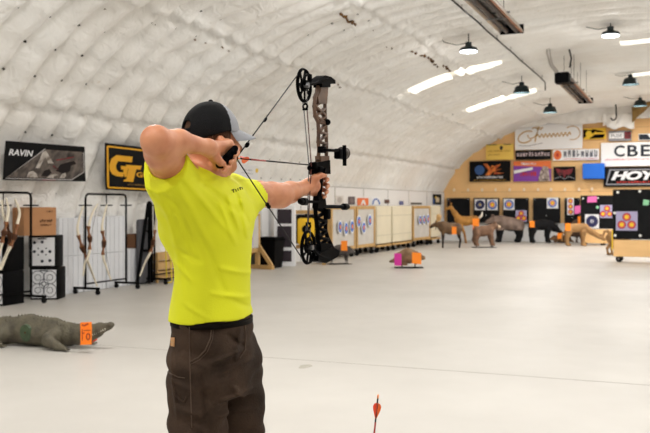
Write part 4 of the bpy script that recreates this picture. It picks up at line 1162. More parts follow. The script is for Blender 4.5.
# ceiling cable along the hall
xa = -3.72; za = lambda x: 1.45 + .957 * abs(x)
mb = MB(); n = 40
pts = [(xa + .005 * math.sin(i * .9), 5 + (25.6 - 5) * i / n, za(xa) - .02 + .006 * math.sin(i * 1.7)) for i in range(n + 1)] + [(xa + .02, 25.65, za(xa) - .06), (xa + .02, 25.7, za(xa) - .28)]
root = empty('ceiling_cable', (xa, 15, za(xa)), 'thin dark cable running along the hall under the liner', 'cable')
mb.tube(pts, .016, 6); mb.build('cable', M_black, root, smooth=True)
for y in np.arange(6.0, 25.5, 1.6):
    mb = MB(); mb.tube([(xa, float(y), za(xa) - .02), (xa, float(y), arch_z(xa) - .06)], .007, 5); mb.build('hanger', M_black, root)
# dark bundles of loose straps
def strap_bundle(u0, v0, u1, v1, d, label):
    a, b = P(u0, v0, d), P(u1, v1, d); mb = MB()
    for k in range(4):
        o_ = Vector((random.uniform(-.05, .05), random.uniform(-.05, .05), 0)); mb.tube([a + o_ * .3, a.lerp(b, .5) + o_ * 1.6, b + o_], [.02, .03, .012], 6)
    tag(mb.build('strap_bundle', M_dark, smooth='all'), label, 'strap')
# hook
c = onY(613.5, 118, 34.3); mb = MB()
mb.tube([(c.x + .08, 34.3, c.z + .55), (c.x + .10, 34.3, c.z + .1)] + [(c.x + .10 * math.cos(t), 34.3, c.z + .06 - .14 * math.sin(t)) for t in np.linspace(0, PI * .9, 9)], .025, 8)
tag(mb.build('ceiling_hook', M_black, smooth='all'), 'black curved hook in front of the pale liner tongue', 'hook')

# ================================================================== FOAM ANIMAL TARGETS
RV = Vector((C_, S_, 0)); FV = Vector((-S_, C_, 0))      # to the right / away from the camera position
def animal(name, label, base, heading, h, lo, hi, build, mats, matfn=None, extra=None, disp=None, scale=1.0, hgt=0.0):
    """local frame: +x = nose, +z = up, y = its left; built at rest then turned to heading (Vector)"""
    root = empty(name, (0, 0, 0), label, 'animal target', 'foam animal targets on the range floor')
    v = Vol(lo, hi, h); build(v)
    if disp: v.displace(disp)
    v.build('body', mats, root, matfn)
    if extra: extra(root)
    root.location = (base.x, base.y, base.z); root.rotation_euler = (0, 0, math.atan2(heading.y, heading.x)); root.scale = scale if isinstance(scale, tuple) else (scale,) * 3
    return root
def legs(v, pts, k):
    for chain, rs in pts: v.chain(chain, rs, k)
M_eye = mat('dark_glass_eye', (10, 10, 10), .2)
def eyes(root, x, y, z, r):
    for s in (-1, 1):
        mb = MB(); mb.ball((x, s * y, z), r, 10, 6); mb.build('eye', M_eye, root, smooth='all')
def ears(root, x, y, z, L, r, m, out=.5, back=.3):
    for s in (-1, 1):
        mb = MB(); mb.tube([(x, s * y, z), (x - L * back * .5, s * (y + L * out * .5), z + L * .6), (x - L * back, s * (y + L * out), z + L)], [r, r * 1.1, r * .25], 8); mb.build('ear', m, root, smooth='all')
def stand_base(root, x0, x1, y, m):
    for s in (-1, 1):
        mb = MB(); mb.tube([(x0, s * y, .012), (x1, s * y, .012)], .012, 6); mb.build('stand_rail', m, root)
    for x in (x0 + .1, x1 - .1):
        mb = MB(); mb.tube([(x, -y, .012), (x, y, .012)], .012, 6); mb.build('stand_bar', m, root)

# ---- crocodile
M_croc = mat('mud_brown_rubber', (96, 90, 72), .65, col2=(66, 60, 48), vscale=9, bump=.5, bscale=45)
M_crocg = mat('green_insert', (72, 92, 62), .7, col2=(50, 62, 44), vscale=20, bump=.3)
def croc(v):
    # tail .. head ; head lifted
    X = [-1.75, -1.3, -.85, -.50, -.15, .25, .50, .68]; Zc = [.05, .075, .11, .15, .165, .15, .135, .14]; R_ = [.03, .06, .10, .135, .145, .135, .11, .095]
    for i in range(len(X) - 1): v.cap((X[i], .0 + .12 * math.sin(X[i] * 1.5 - .4) * (X[i] < -.4), Zc[i]), (X[i + 1], .12 * math.sin(X[i + 1] * 1.5 - .4) * (X[i + 1] < -.4), Zc[i + 1]), R_[i], R_[i + 1], .05)
    v.ell((.0, 0, .13), (.42, .20, .12), k=.06)
    v.chain([(.64, 0, .145), (.80, 0, .160), (.98, 0, .205), (1.15, 0, .242)], [.095, .088, .058, .036], .04)
    v.chain([(.66, 0, .115), (.82, 0, .11), (.98, 0, .165)], [.07, .05, .03], .04)
    v.ell((1.165, 0, .252), (.045, .045, .028), k=.02)
    for s in (-1, 1):
        v.ell((.79, s * .05, .225), (.04, .025, .025), k=.02)
        v.chain([(.36, s * .10, .13), (.34, s * .25, .10), (.52, s * .27, .045), (.64, s * .28, .028)], [.085, .068, .045, .03], .03)
        v.chain([(-.38, s * .10, .13), (-.42, s * .24, .13), (-.58, s * .28, .05), (-.40, s * .30, .03)], [.09, .075, .05, .035], .03)
        for q in (-1, 0, 1):
            v.cap((.62, s * .28, .025), (.70, s * .28 + q * .035, .016), .02, .012, .01); v.cap((-.42, s * .30, .025), (-.32, s * .30 + q * .035, .016), .02, .012, .01)
def croc_extra(root):
    for row, yy in enumerate((-.075, 0, .075)):
        mb = MB(); x = -1.5
        while x < .62:
            zt = np.interp(x, [-1.75, -1.3, -.85, -.5, -.15, .25, .5, .68], [.08, .135, .21, .285, .31, .285, .245, .235]) - (0 if row == 1 else .022)
            yc = .12 * math.sin(x * 1.5 - .4) if x < -.4 else 0
            s = .02 if x > -.8 else .03
            mb.add([(x - .022, yc + yy - .012, zt - .012), (x + .022, yc + yy - .012, zt - .012), (x + .022, yc + yy + .012, zt - .012), (x - .022, yc + yy + .012, zt - .012), (x - .012, yc + yy, zt + s)], [(0, 1, 4), (1, 2, 4), (2, 3, 4), (3, 0, 4), (3, 2, 1, 0)])
            x += .055
        o = mb.build('scute_ridge', M_croc, root)
    mb = MB(); mb.disc((-.06, -.185, .15), (.0, 1, .15), .088, .04, 28); mb.build('green_insert', M_crocg, root, smooth=True)
    k = root.children[-1]
    mb = MB(); mb.disc((-.06, -.209, .153), (0, 1, .15), .012, .01, 10); mb.build('insert_dimple', M_dark, k)
    mb = MB()
    for i in range(9):
        x = .86 + i * .03; z = np.interp(x, [.86, 1.12], [.135, .215]); yy = np.interp(x, [.8, 1.15], [.078, .036])
        for s in (-1, 1): mb.add([(x - .006, s * yy, z + .012), (x + .006, s * yy, z + .012), (x, s * (yy - .014), z + .012), (x, s * (yy + .006), z - .014)], [(0, 1, 3), (1, 2, 3), (2, 0, 3), (0, 2, 1)])
    mb.build('teeth', mat('tooth_white', (225, 222, 205), .4), root)
    mb = MB(); mb.box((.90, 0, .088), (.08, .04, .02), R=Matrix.Rotation(-.35, 3, 'Y'), bev=.01); mb.build('throat_patch', mat('red_orange_rubber', (225, 80, 50), .6), root, smooth=True)
    eyes(root, .80, .068, .232, .013)
b = fl(39.5, 345.5)
hd = (RV * .94 - FV * .34).normalized()
animal('crocodile_target', 'dark brown crocodile lying on the floor with an orange card round its neck', Vector((b.x, b.y, 0)), hd, .011, (-1.85, -.42, -.0), (1.25, .42, .36), croc, M_croc, extra=croc_extra,
       disp=lambda x, y, z: .003 * np.sin(x * 70) * np.sin(y * 60) * np.sin(z * 60 + 1), scale=(.74, .82, 1.0))
def pinned(u0, v0, u1, v1, d, label, m=None, skew=0.0):
    return card(u0, v0, u1, v1, d, label, m, skew)
o, e, X, Yv, n = pinned(80.4, 322.5, 91.8, 345, 8.58, 'bright orange numbered card standing against the crocodile\'s neck', mat('bright_orange_card', (255, 130, 10), .5), .6)
s = Sheet(lambda a, b_: e + X * a + Yv * b_, lambda a, b_: n)
M_inkr = mat('brown_red_ink', (165, 60, 20), .6)
mb = MB()
for g in (s.line(swirl(.68, .36, .16, .13, 0, 2 * PI), .03, .006, .55), s.rect(.12, .2, .2, .7, .006, 1), s.rect(.12, .5, .35, .56, .006, 1), s.line([(.1, .9), (.35, .86), (.7, .94)], .04, .006, .55), s.rect(.3, .62, .9, .66, .006, 1)): mb.add(*g)
mb.build('ink_marks', M_inkr, o, recalc=False)

# ---- generic four-legged builders
def quad(body, neck, head, legsz, tail=None, k=.06):
    def f(v):
        for i in range(len(body) - 1):
            a, b = body[i], body[i + 1]; v.cap((a[0], 0, a[1]), (b[0], 0, b[1]), a[2], b[2], k)
        v.chain([(p[0], p[3] if len(p) > 3 else 0, p[1]) for p in neck], [p[2] for p in neck], k)
        v.chain([(p[0], 0, p[1]) for p in head], [p[2] for p in head], k * .5)
        for s, ch in legsz: v.chain([(p[0], s * p[3], p[1]) for p in ch], [p[2] for p in ch], k * .6)
        if tail: v.chain([(p[0], p[3] if len(p) > 3 else 0, p[1]) for p in tail], [p[2] for p in tail], k * .4)
    return f

# beaver
M_beav = mat('beaver_brown', (150, 120, 88), .8, col2=(98, 76, 54), vscale=8, bump=.4, bscale=40)
b = fl(408.5, 268)
def beaver_x(root):
    stand_base(root, -.32, .34, .12, M_black)
    for x in (-.15, .15):
        mb = MB(); mb.tube([(x, 0, .012), (x, 0, .14)], .014, 8); mb.build('post', M_black, root)
    eyes(root, .30, .055, .27, .012); ears(root, .22, .06, .30, .04, .02, M_beav)
animal('beaver_target', 'small brown beaver on a wire base with pink and orange cards, alone in mid floor', b, RV, .012, (-.5, -.25, 0), (.5, .25, .55),
       quad([(-.20, .24, .13), (-.02, .28, .17), (.12, .26, .14)], [(.12, .27, .12), (.24, .25, .085)], [(.24, .25, .08), (.34, .235, .05)],
            [(s, [(-.16, .18, .07, .08), (-.12, .10, .03, .1), (-.05, .085, .025, .1)]) for s in (-1, 1)] + [(s, [(.14, .18, .05, .07), (.18, .11, .025, .08)]) for s in (-1, 1)],
            [(-.28, .18, .07), (-.42, .15, .03)]), M_beav, extra=beaver_x)
pinned(394.3, 253.3, 401.5, 265.6, 19.75, 'magenta card hanging at the tail of the beaver target', M_magenta)
pinned(412, 252.2, 421.3, 263.4, 19.75, 'orange card leaning on the shoulder of the beaver target', M_orange, -.8)

# javelina beside the bow
M_jav = mat('grey_bristle_rubber', (92, 86, 82), .85, col2=(55, 50, 48), vscale=10, bump=.4, bscale=40)
b = fl(339.5, 264.2)
def jav_x(root):
    stand_base(root, -.38, .34, .14, M_black)
    for x in (-.26, .22):
        for y in (-.07, .07):
            mb = MB(); mb.tube([(x, y, .012), (x, y, .1)], .01, 6); mb.build('post', M_black, root)
    eyes(root, .40, .06, .42, .012); ears(root, .30, .07, .47, .07, .025, M_jav)
animal('javelina_target', 'grey hog-like target on a black wire base just right of the lower bow limb', b, (RV * .9 + FV * .3).normalized(), .014, (-.55, -.25, .05), (.62, .25, .7),
       quad([(-.26, .38, .14), (0, .42, .155), (.18, .41, .14)], [(.18, .42, .13), (.32, .40, .10)], [(.32, .40, .09), (.46, .34, .045)],
            [(s, [(-.26, .32, .08, .07), (-.28, .2, .035, .07), (-.26, .10, .025, .07)]) for s in (-1, 1)] + [(s, [(.2, .32, .07, .07), (.21, .2, .03, .07), (.22, .10, .025, .07)]) for s in (-1, 1)]), M_jav, extra=jav_x, scale=.82)
pinned(341, 240.8, 347.3, 250.8, 20.95, 'orange card on the flank of the grey hog-like target', M_orange)

# moose
M_moose = mat('moose_brown', (122, 94, 66), .8, col2=(80, 60, 42), vscale=5, bump=.3); M_mleg = mat('dark_leg_brown', (44, 36, 32), .8); M_antler = mat('antler_tan', (205, 165, 110), .6)
b = fl(448.6, 248.2)
def moose_m(c): return ((c[:, 2] < .50) | ((c[:, 0] > .62) & (c[:, 2] < .82))).astype(int)
def moose_x(root):
    ears(root, .50, .05, .98, .07, .022, M_moose, .8); eyes(root, .56, .055, .93, .012)
    for s in (-1, 1):
        mb = MB(); mb.tube([(.48, s * .04, .97), (.44, s * .15, 1.02), (.40, s * .22, 1.09)], [.02, .02, .03], 8)
        mb.prism([(0, 0), (.10, -.03), (.16, .06), (.18, .18), (.10, .13), (.07, .22), (.0, .15), (-.06, .20), (-.06, .06)], (.42, s * .20, 1.05), (-.35, s * .94, 0), (-.1, 0, 1), (.94, s * .35, 0), .05); mb.build('antler', M_antler, root)
animal('moose_target', 'small brown moose with pale antlers and dark legs, facing left near the far corner', b, -RV, .018, (-.62, -.28, -.02), (.9, .28, 1.1),
       quad([(-.34, .74, .20), (-.05, .73, .21), (.20, .79, .215)], [(.22, .83, .17), (.42, .88, .11)], [(.46, .92, .075), (.62, .84, .065), (.70, .79, .05)],
            [(s, [(-.38, .62, .10, .07), (-.42, .42, .045, .07), (-.46, .32, .03, .08), (-.42, .03, .026, .08)]) for s in (-1, 1)] + [(s, [(.22, .62, .08, .07), (.22, .38, .035, .08), (.23, .03, .026, .08)]) for s in (-1, 1)],
            [(.50, .86, .03), (.50, .70, .015)]), [M_moose, M_mleg], moose_m, moose_x, scale=(.86, .9, .90))
pinned(451.8, 226.6, 456.6, 234.2, 29.2, 'orange card on the rump of the moose target', M_orange)

# antelope, tan with upright neck
M_tan = mat('ochre_antelope', (196, 142, 66), .75, col2=(150, 104, 48), vscale=5, bump=.3); M_wt = mat('white_belly', (232, 226, 214), .7)
b = P(465.5, 240, 33.4); b.z = 0
def ant_x(root):
    ears(root, .58, .05, 1.42, .12, .03, M_tan, .9, .4); eyes(root, .66, .055, 1.37, .014)
    for s in (-1, 1):
        mb = MB(); mb.tube([(.60, s * .04, 1.42), (.58, s * .07, 1.54), (.62, s * .09, 1.62), (.56, s * .08, 1.70)], [.022, .02, .014, .006], 8); mb.build('horn', M_dark, root, smooth='all')
    mb = MB(); mb.tube([(-.52, 0, .95), (-.62, 0, 1.06), (-.64, 0, 1.20)], [.05, .045, .015], 8); mb.build('tail', M_wt, root, smooth='all')
animal('antelope_target', 'tan long-necked antelope facing left in front of the leftmost black board', b, -RV, .022, (-.75, -.28, -.02), (1.0, .28, 1.6),
       quad([(-.36, .88, .17), (0, .84, .175), (.24, .87, .17)], [(.26, .92, .14), (.42, 1.16, .09), (.54, 1.34, .075)], [(.56, 1.37, .08), (.70, 1.31, .05), (.78, 1.28, .04)],
            [(s, [(-.38, .76, .11, .07), (-.42, .50, .05, .07), (-.50, .40, .035, .08), (-.44, .02, .028, .08)]) for s in (-1, 1)] + [(s, [(.22, .74, .09, .06), (.05, .40, .04, .06), (-.02, .02, .03, .06)]) for s in (-1, 1)]), M_tan, extra=ant_x)
pinned(472.4, 218.4, 479, 226, 32.6, 'orange card on the rump of the tan antelope target', M_orange)
pinned(472.6, 227, 476.4, 233.4, 31.6, 'lower orange card between the antelope and the small brown bear', mat('deep_orange_card', (245, 120, 30), .6), -.5)

# small brown bear on a base
M_bear = mat('cocoa_bear', (138, 104, 80), .85, col2=(96, 70, 54), vscale=6, bump=.4, bscale=30); M_muz = mat('pale_muzzle', (205, 178, 148), .8)
b = fl(483.5, 247.6)
def bear_x(root):
    stand_base(root, -.48, .52, .16, M_black); eyes(root, .60, .06, .86, .015); ears(root, .47, .08, .93, .06, .035, M_bear, .3, .1)
    for x in (-.30, .34):
        for y in (-.09, .09):
            mb = MB(); mb.tube([(x, y, .01), (x, y, .12)], .012, 6); mb.build('post', M_black, root)
animal('brown_bear_target', 'small cocoa-brown bear on a low base with a pale muzzle, facing right', b, (RV + FV * .05).normalized(), .02, (-.65, -.3, .05), (.85, .3, 1.1),
       quad([(-.26, .60, .20), (0, .62, .19), (.24, .66, .19)], [(.26, .70, .16), (.44, .82, .12)], [(.48, .83, .115), (.62, .80, .06), (.68, .78, .05)],
            [(s, [(-.28, .5, .15, .09), (-.36, .30, .10, .10), (-.30, .13, .07, .1), (-.24, .11, .055, .1)]) for s in (-1, 1)] + [(s, [(.28, .5, .12, .09), (.33, .3, .08, .10), (.36, .14, .06, .1), (.42, .11, .05, .1)]) for s in (-1, 1)]),
       [M_bear, M_muz], lambda c: (c[:, 0] > .60).astype(int), bear_x, scale=(.82, .85, .9))

# grizzly with black legs
M_griz = mat('grey_brown_grizzly', (150, 130, 118), .85, col2=(104, 86, 76), vscale=4, bump=.5, bscale=22); M_blk = mat('black_fur_rubber', (24, 24, 26), .8, bump=.3)
b = P(507.5, 240, 34.2); b.z = 0
def griz_x(root): eyes(root, .86, .09, .98, .018); ears(root, .66, .12, 1.08, .09, .045, M_griz, .3, .1)
animal('grizzly_target', 'largest grey-brown humped bear with black legs, standing below the blue ring face', b, -RV, .026, (-.95, -.36, -.02), (1.1, .36, 1.35),
       quad([(-.52, .70, .25), (-.15, .76, .28), (.25, .82, .30)], [(.30, .88, .25), (.58, .92, .19)], [(.64, .92, .18), (.86, .86, .10), (.94, .84, .07)],
            [(s, [(-.5, .5, .2, .12), (-.54, .3, .12, .13), (-.48, .1, .10, .13), (-.40, .07, .08, .13)]) for s in (-1, 1)] + [(s, [(.34, .5, .17, .12), (.36, .3, .11, .13), (.38, .1, .09, .13), (.46, .07, .075, .13)]) for s in (-1, 1)]),
       [M_griz, M_blk], lambda c: (c[:, 2] < .52).astype(int), griz_x, scale=(.87, .9, .93))
# black bear
b = P(542.5, 240, 33.6); b.z = 0
def bb_x(root): eyes(root, .68, .08, .50, .015); ears(root, .52, .09, .64, .07, .035, M_blk, .3, .1)
animal('black_bear_target', 'black bear target with lowered head facing right, orange card on its rump', b, RV, .022, (-.75, -.3, -.02), (.95, .3, 1.0),
       quad([(-.36, .66, .19), (0, .70, .20), (.28, .68, .19)], [(.30, .66, .17), (.46, .56, .14)], [(.52, .54, .125), (.68, .42, .07), (.74, .38, .055)],
            [(s, [(-.38, .5, .15, .09), (-.42, .3, .08, .1), (-.40, .08, .07, .1), (-.34, .06, .06, .1)]) for s in (-1, 1)] + [(s, [(.20, .5, .12, .09), (.17, .3, .075, .1), (.20, .08, .06, .1), (.26, .06, .05, .1)]) for s in (-1, 1)]),
       M_blk, extra=bb_x)
pinned(529.6, 221, 534.6, 227.3, 33.2, 'orange card on the rump of the black bear target', M_orange)
# the lying brown animal
M_br2 = mat('umber_rubber', (128, 96, 64), .85, col2=(84, 60, 42), vscale=6, bump=.4)
b = fl(561.5, 243)
def ly_x(root): eyes(root, .38, .05, .22, .012); ears(root, .28, .06, .26, .04, .02, M_br2)
animal('groundhog_target', 'low brown animal lying between the black bear and the standing tan lion', b, -RV, .016, (-.5, -.25, 0), (.55, .25, .45),
       quad([(-.24, .15, .13), (0, .16, .15), (.16, .16, .13)], [(.18, .17, .11), (.30, .18, .08)], [(.32, .18, .075), (.44, .15, .04)],
            [(s, [(-.2, .1, .07, .1), (-.1, .04, .035, .14)]) for s in (-1, 1)] + [(s, [(.18, .1, .05, .1), (.26, .035, .03, .12)]) for s in (-1, 1)], [(-.34, .1, .05), (-.46, .05, .025)]), M_br2, extra=ly_x)
pinned(557.4, 233, 562.6, 239, fl(561.5, 243).dot(FV) - .3, 'orange card on the lying brown animal', M_orange)
# dark boar behind the lion
b = fl(575, 243.5)
M_boar = mat('dark_umber_rubber', (92, 68, 52), .85, col2=(56, 40, 32), vscale=6, bump=.4)
def bo_x(root): eyes(root, .52, .06, .42, .014); ears(root, .36, .08, .5, .08, .03, M_boar)
animal('boar_target', 'dark brown boar half hidden between the legs of the tan lion', b, (RV - FV * .2).normalized(), .018, (-.55, -.28, -.02), (.75, .28, .8),
       quad([(-.24, .42, .17), (.05, .45, .19), (.24, .43, .16)], [(.26, .42, .14), (.40, .38, .10)], [(.42, .37, .09), (.60, .28, .05)],
            [(s, [(-.26, .3, .1, .08), (-.28, .05, .04, .08)]) for s in (-1, 1)] + [(s, [(.24, .3, .08, .08), (.25, .05, .035, .08)]) for s in (-1, 1)]), M_boar, extra=bo_x)
# turkey-like upright brown bird behind
b = P(576.5, 240, 33.6); b.z = 0
def tk(v):
    v.ell((0, 0, .66), (.20, .17, .24), k=.05); v.chain([(.08, 0, .82), (.12, 0, 1.02), (.14, 0, 1.12)], [.09, .045, .04], .05); v.chain([(.14, 0, 1.12), (.24, 0, 1.10)], [.04, .015], .02)
    for s in (-1, 1): v.chain([(.0, s * .07, .5), (.02, s * .07, .25), (.0, s * .07, .02), (.1, s * .07, .015)], [.07, .022, .02, .014], .03)
    v.chain([(-.12, 0, .6), (-.36, 0, .42)], [.12, .05], .05)
animal('turkey_target', 'upright dark bird target behind the lion, beside the narrow three-spot face', b, RV, .018, (-.5, -.3, 0), (.4, .3, 1.25), tk, M_boar, extra=lambda r: eyes(r, .16, .035, 1.13, .01))
pinned(577.8, 216.4, 581.9, 223.6, 33.4, 'orange card on the upright dark bird target', M_orange)
# tan lion, head lowered to the right
M_lion = mat('sandy_lion', (180, 138, 88), .8, col2=(136, 100, 60), vscale=6, bump=.3)
b = fl(576.5, 246)
def li_x(root): eyes(root, .96, .06, .30, .012); ears(root, .84, .07, .38, .05, .03, M_lion, .2, .1)
animal('lion_target', 'tan lion target standing with lowered head toward the right, orange card on its rump', b, RV, .018, (-.6, -.28, -.02), (1.15, .28, .95),
       quad([(-.26, .64, .15), (0, .64, .145), (.26, .66, .15)], [(.30, .64, .13), (.54, .50, .10), (.72, .38, .09)], [(.80, .34, .09), (.96, .25, .055), (1.0, .22, .045)],
            [(s, [(-.28, .5, .12, .08), (-.34, .28, .06, .08), (-.32, .06, .045, .08), (-.24, .035, .04, .08)]) for s in (-1, 1)] + [(s, [(.24, .5, .10, .08), (.22, .28, .055, .08), (.22, .06, .045, .08), (.30, .035, .04, .08)]) for s in (-1, 1)],
            [(-.36, .62, .035), (-.50, .40, .025), (-.52, .2, .03)]), M_lion, extra=li_x)
pinned(565.2, 223.2, 570.6, 230.8, 30.5, 'orange card on the rump of the standing tan lion', M_orange)
# log prop below the navy face
b = fl(590, 245.2)
# cougar by the near rolling target
b = fl(617, 255.2)
def co_x(root): eyes(root, .86, .06, .64, .012); ears(root, .70, .07, .72, .05, .03, M_lion, .2, .1)
cougar = animal('cougar_target', 'tan cougar with curled tail, mostly hidden behind the nearest black rolling target', b + FV * .1, (RV + FV * .55).normalized(), .016, (-.85, -.34, -.02), (1.0, .34, 1.0),
       quad([(-.16, .58, .13), (.14, .58, .135), (.40, .60, .14)], [(.42, .60, .12), (.62, .64, .09)], [(.68, .65, .09), (.84, .62, .055), (.88, .60, .045)],
            [(s, [(-.18, .5, .11, .08), (-.12, .32, .06, .08), (-.26, .20, .035, .08), (-.24, .04, .03, .08), (-.16, .03, .035, .08)]) for s in (-1, 1)] + [(s, [(.38, .45, .08, .08), (.37, .25, .045, .08), (.38, .04, .035, .08), (.45, .03, .035, .08)]) for s in (-1, 1)],
            [(-.24, .64, .05, 0), (-.34, .70, .04, 0), (-.48, .68, .036, -.02), (-.54, .58, .034, -.03), (-.62, .50, .034, -.03), (-.74, .52, .026, -.03)]), M_lion, extra=co_x)

# ================================================================== THE ARCHER
M_skin = bpy.data.materials.new('skin'); M_skin.use_nodes = True
nt = M_skin.node_tree; b = nt.nodes['Principled BSDF']; tc = nt.nodes.new('ShaderNodeTexCoord')
n1 = nt.nodes.new('ShaderNodeTexNoise'); n1.inputs['Scale'].default_value = 14; n1.inputs['Detail'].default_value = 5
r1 = nt.nodes.new('ShaderNodeValToRGB'); r1.color_ramp.elements[0].position = .3; r1.color_ramp.elements[1].position = .7
r1.color_ramp.elements[0].color = srgb((186, 116, 80)); r1.color_ramp.elements[1].color = srgb((212, 148, 110))
n2 = nt.nodes.new('ShaderNodeTexNoise'); n2.inputs['Scale'].default_value = 160; bp = nt.nodes.new('ShaderNodeBump'); bp.inputs['Strength'].default_value = .12; bp.inputs['Distance'].default_value = .002
L = nt.links.new
L(tc.outputs['Object'], n1.inputs['Vector']); L(n1.outputs['Fac'], r1.inputs['Fac']); L(r1.outputs['Color'], b.inputs['Base Color'])
L(tc.outputs['Object'], n2.inputs['Vector']); L(n2.outputs['Fac'], bp.inputs['Height']); L(bp.outputs['Normal'], b.inputs['Normal'])
b.inputs['Roughness'].default_value = .5; b.inputs['Subsurface Weight'].default_value = .12; b.inputs['Subsurface Radius'].default_value = (.012, .005, .003)
M_shirt = mat('yellow_green_jersey', (220, 223, 9), .75, var=.03, vscale=6, bump=.12, bscale=220)
M_trouser = mat('dark_brown_canvas', (68, 52, 40), .85, col2=(42, 31, 23), vscale=7, bump=.2, bscale=150)
M_seam = mat('brown_seam_thread', (76, 58, 44), .8); M_hair = mat('short_brown_hair', (74, 50, 34), .8, bump=.5, bscale=180)
M_capb = mat('black_mesh_cap', (9, 9, 11), .8, bump=.25, bscale=320); M_capg = mat('grey_cap_twill', (150, 152, 158), .75, bump=.15, bscale=260)

pc = P(212, 320, 3.06)                                     # hip centre
MAN = empty('person', (pc.x, pc.y, 0), 'man in yellow-green t-shirt, brown trousers and cap, drawing a bow toward the far wall', 'person')

hd_a = math.radians(29.75)
Hf = Vector((math.sin(hd_a), math.cos(hd_a), 0)); Hr = Vector((Hf.y, -Hf.x, 0)); Hz = Vector((0, 0, 1))
HC = P(211.5, 133, 3.03); HC.z = 1.689
def H(a, f, z): return HC + Hr * a + Hf * f + Hz * z     # a: his right, f: forward
HR = [list(Hr), list(Hf), [0, 0, 1]]

# joints
S_R = P(189, 183, 2.95); ARM_R = P(166, 161, 2.80); EL_R = P(157, 142.5, 2.67); MF_R = P(179, 141.5, 2.75); WR_R = P(208, 147.5, 2.85)
S_L = Vector((-1.56, 2.88, 1.495)); EL_L = P(281, 195, 3.48); WR_L = P(306, 187.5, 3.655)
S_Lf = P(257.5, 194.5, 3.38)

# ---- body (one continuous surface)
bv = Vol((-1.86, 2.12, -.01), (-1.08, 3.56, 1.85), .0042)
# head
bv.ell(H(0, 0, 0), (.074, .094, .104), HR, k=.02)
bv.ell(H(0, .022, -.075), (.056, .068, .052), HR, k=.03)
bv.ell(H(0, .078, -.108), (.022, .018, .016), HR, k=.03)
bv.cap(H(0, .086, -.008), H(0, .112, -.042), .009, .013, k=.015)
for s in (-1, 1):
    bv.ell(H(s * .013, .104, -.046), (.008, .009, .007), HR, k=.008)
    bv.cap(H(s * .012, .086, .008), H(s * .042, .074, .006), .010, .009, k=.012)
    bv.ell(H(s * .031, .090, -.012), (.015, .011, .011), HR, k=.012, sub=True)
    bv.ell(H(s * .045, .066, -.040), (.018, .018, .018), HR, k=.02)
    bv.cap(H(s * .073, -.006, -.048), H(s * .083, -.014, -.018), .009, .013, k=.006)
    bv.ell(H(s * .089, -.006, -.026), (.006, .009, .014), HR, k=.004, sub=True)
bv.cap(H(-.020, .085, -.070), H(.020, .085, -.070), .007, .007, k=.006); bv.cap(H(-.016, .085, -.080), H(.016, .085, -.080), .008, .008, k=.004)
# neck, torso, legs
NB = P(203.5, 180, 3.04)
bv.cap(H(0, -.018, -.06), NB, .055, .062, k=.03)
bv.chain([NB, Vector(((NB.x + S_R.x) / 2, (NB.y + S_R.y) / 2, NB.z - .03)), S_R], [.06, .055, .05], .05)
bv.chain([NB, S_L], [.06, .05], .05)
bv.loft([(.95, pc.x, pc.y, .10, .145, .2), (1.10, pc.x, pc.y, .095, .135, .15), (1.25, pc.x, pc.y + .02, .095, .14, .1), (1.40, pc.x - .01, pc.y + .04, .10, .165, .05), (1.50, pc.x - .02, pc.y + .05, .08, .14, 0)], .06)
KN_R = Vector((-1.50, 2.545, .52)); KN_L = Vector((-1.465, 2.80, .52)); HP_R = Vector((pc.x, pc.y - .09, .92)); HP_L = Vector((pc.x + .01, pc.y + .09, .92))
AN_R = Vector((-1.55, 2.47, .09)); AN_L = Vector((-1.50, 2.90, .09))
for hp, kn, an in ((HP_R, KN_R, AN_R), (HP_L, KN_L, AN_L)):
    bv.chain([hp, kn, kn.lerp(an, .35) + Vector((-.015, 0, 0)), an], [.082, .055, .052, .036], .03)
# right (drawing) arm
bv.chain([S_R, ARM_R.lerp(S_R, .1), EL_R.lerp(ARM_R, .55)], [.060, .057, .053], .02)
bv.cap(EL_R.lerp(ARM_R, .55), EL_R, .053, .043, k=.02)
bv.cap(EL_R, MF_R, .041, .036, k=.022); bv.cap(MF_R, WR_R, .036, .024, k=.02)
bv.ell(EL_R + Vector((0, -.012, .012)), (.034, .034, .034), k=.03)
# right hand: palm turned to the camera, fingers closed on the release
WRc = WR_R
MC = [P(229, 144, 2.975), P(225, 151.5, 2.985), P(221, 158.5, 2.98), P(217.5, 164.5, 2.965)]
for m, r in zip(MC, (.0145, .0145, .014, .013)): bv.cap(WRc, m, .021, r, k=.016)
bv.cap(MC[0], MC[3], .0125, .012, k=.016)
PI_ = [P(236.5, 149.5, 2.975), P(233.5, 156.5, 2.975), P(229.5, 163, 2.965), P(225.5, 168.5, 2.95)]
DI_ = [P(237.5, 153.5, 2.955), P(233.5, 160.5, 2.95), P(229, 167, 2.94), P(225, 171.5, 2.925)]
TI_ = [P(234.5, 155.5, 2.937), P(230.5, 162, 2.93), P(226, 168, 2.92), P(222.5, 171.5, 2.91)]
for i in range(4):
    r = (.0095, .0098, .0092, .0082)[i]
    bv.chain([MC[i], PI_[i], DI_[i], TI_[i]], [r * 1.12, r * 1.02, r * .95, r * .85], .0035)
TH = [P(212, 152, 2.875), P(216, 157.5, 2.885), P(220.5, 162.5, 2.895), P(223.5, 163.5, 2.915)]
bv.chain(TH, [.017, .0145, .0115, .0095], .008)
# left (bow) arm
bv.chain([S_L, S_Lf, EL_L.lerp(S_Lf, .4)], [.055, .050, .048], .02)
bv.chain([EL_L.lerp(S_Lf, .4), EL_L, EL_L.lerp(WR_L, .35), WR_L], [.048, .0435, .0415, .027], .02)
bv.ell(EL_L + Vector((.0, -.01, -.008)), (.036, .044, .036), k=.03)
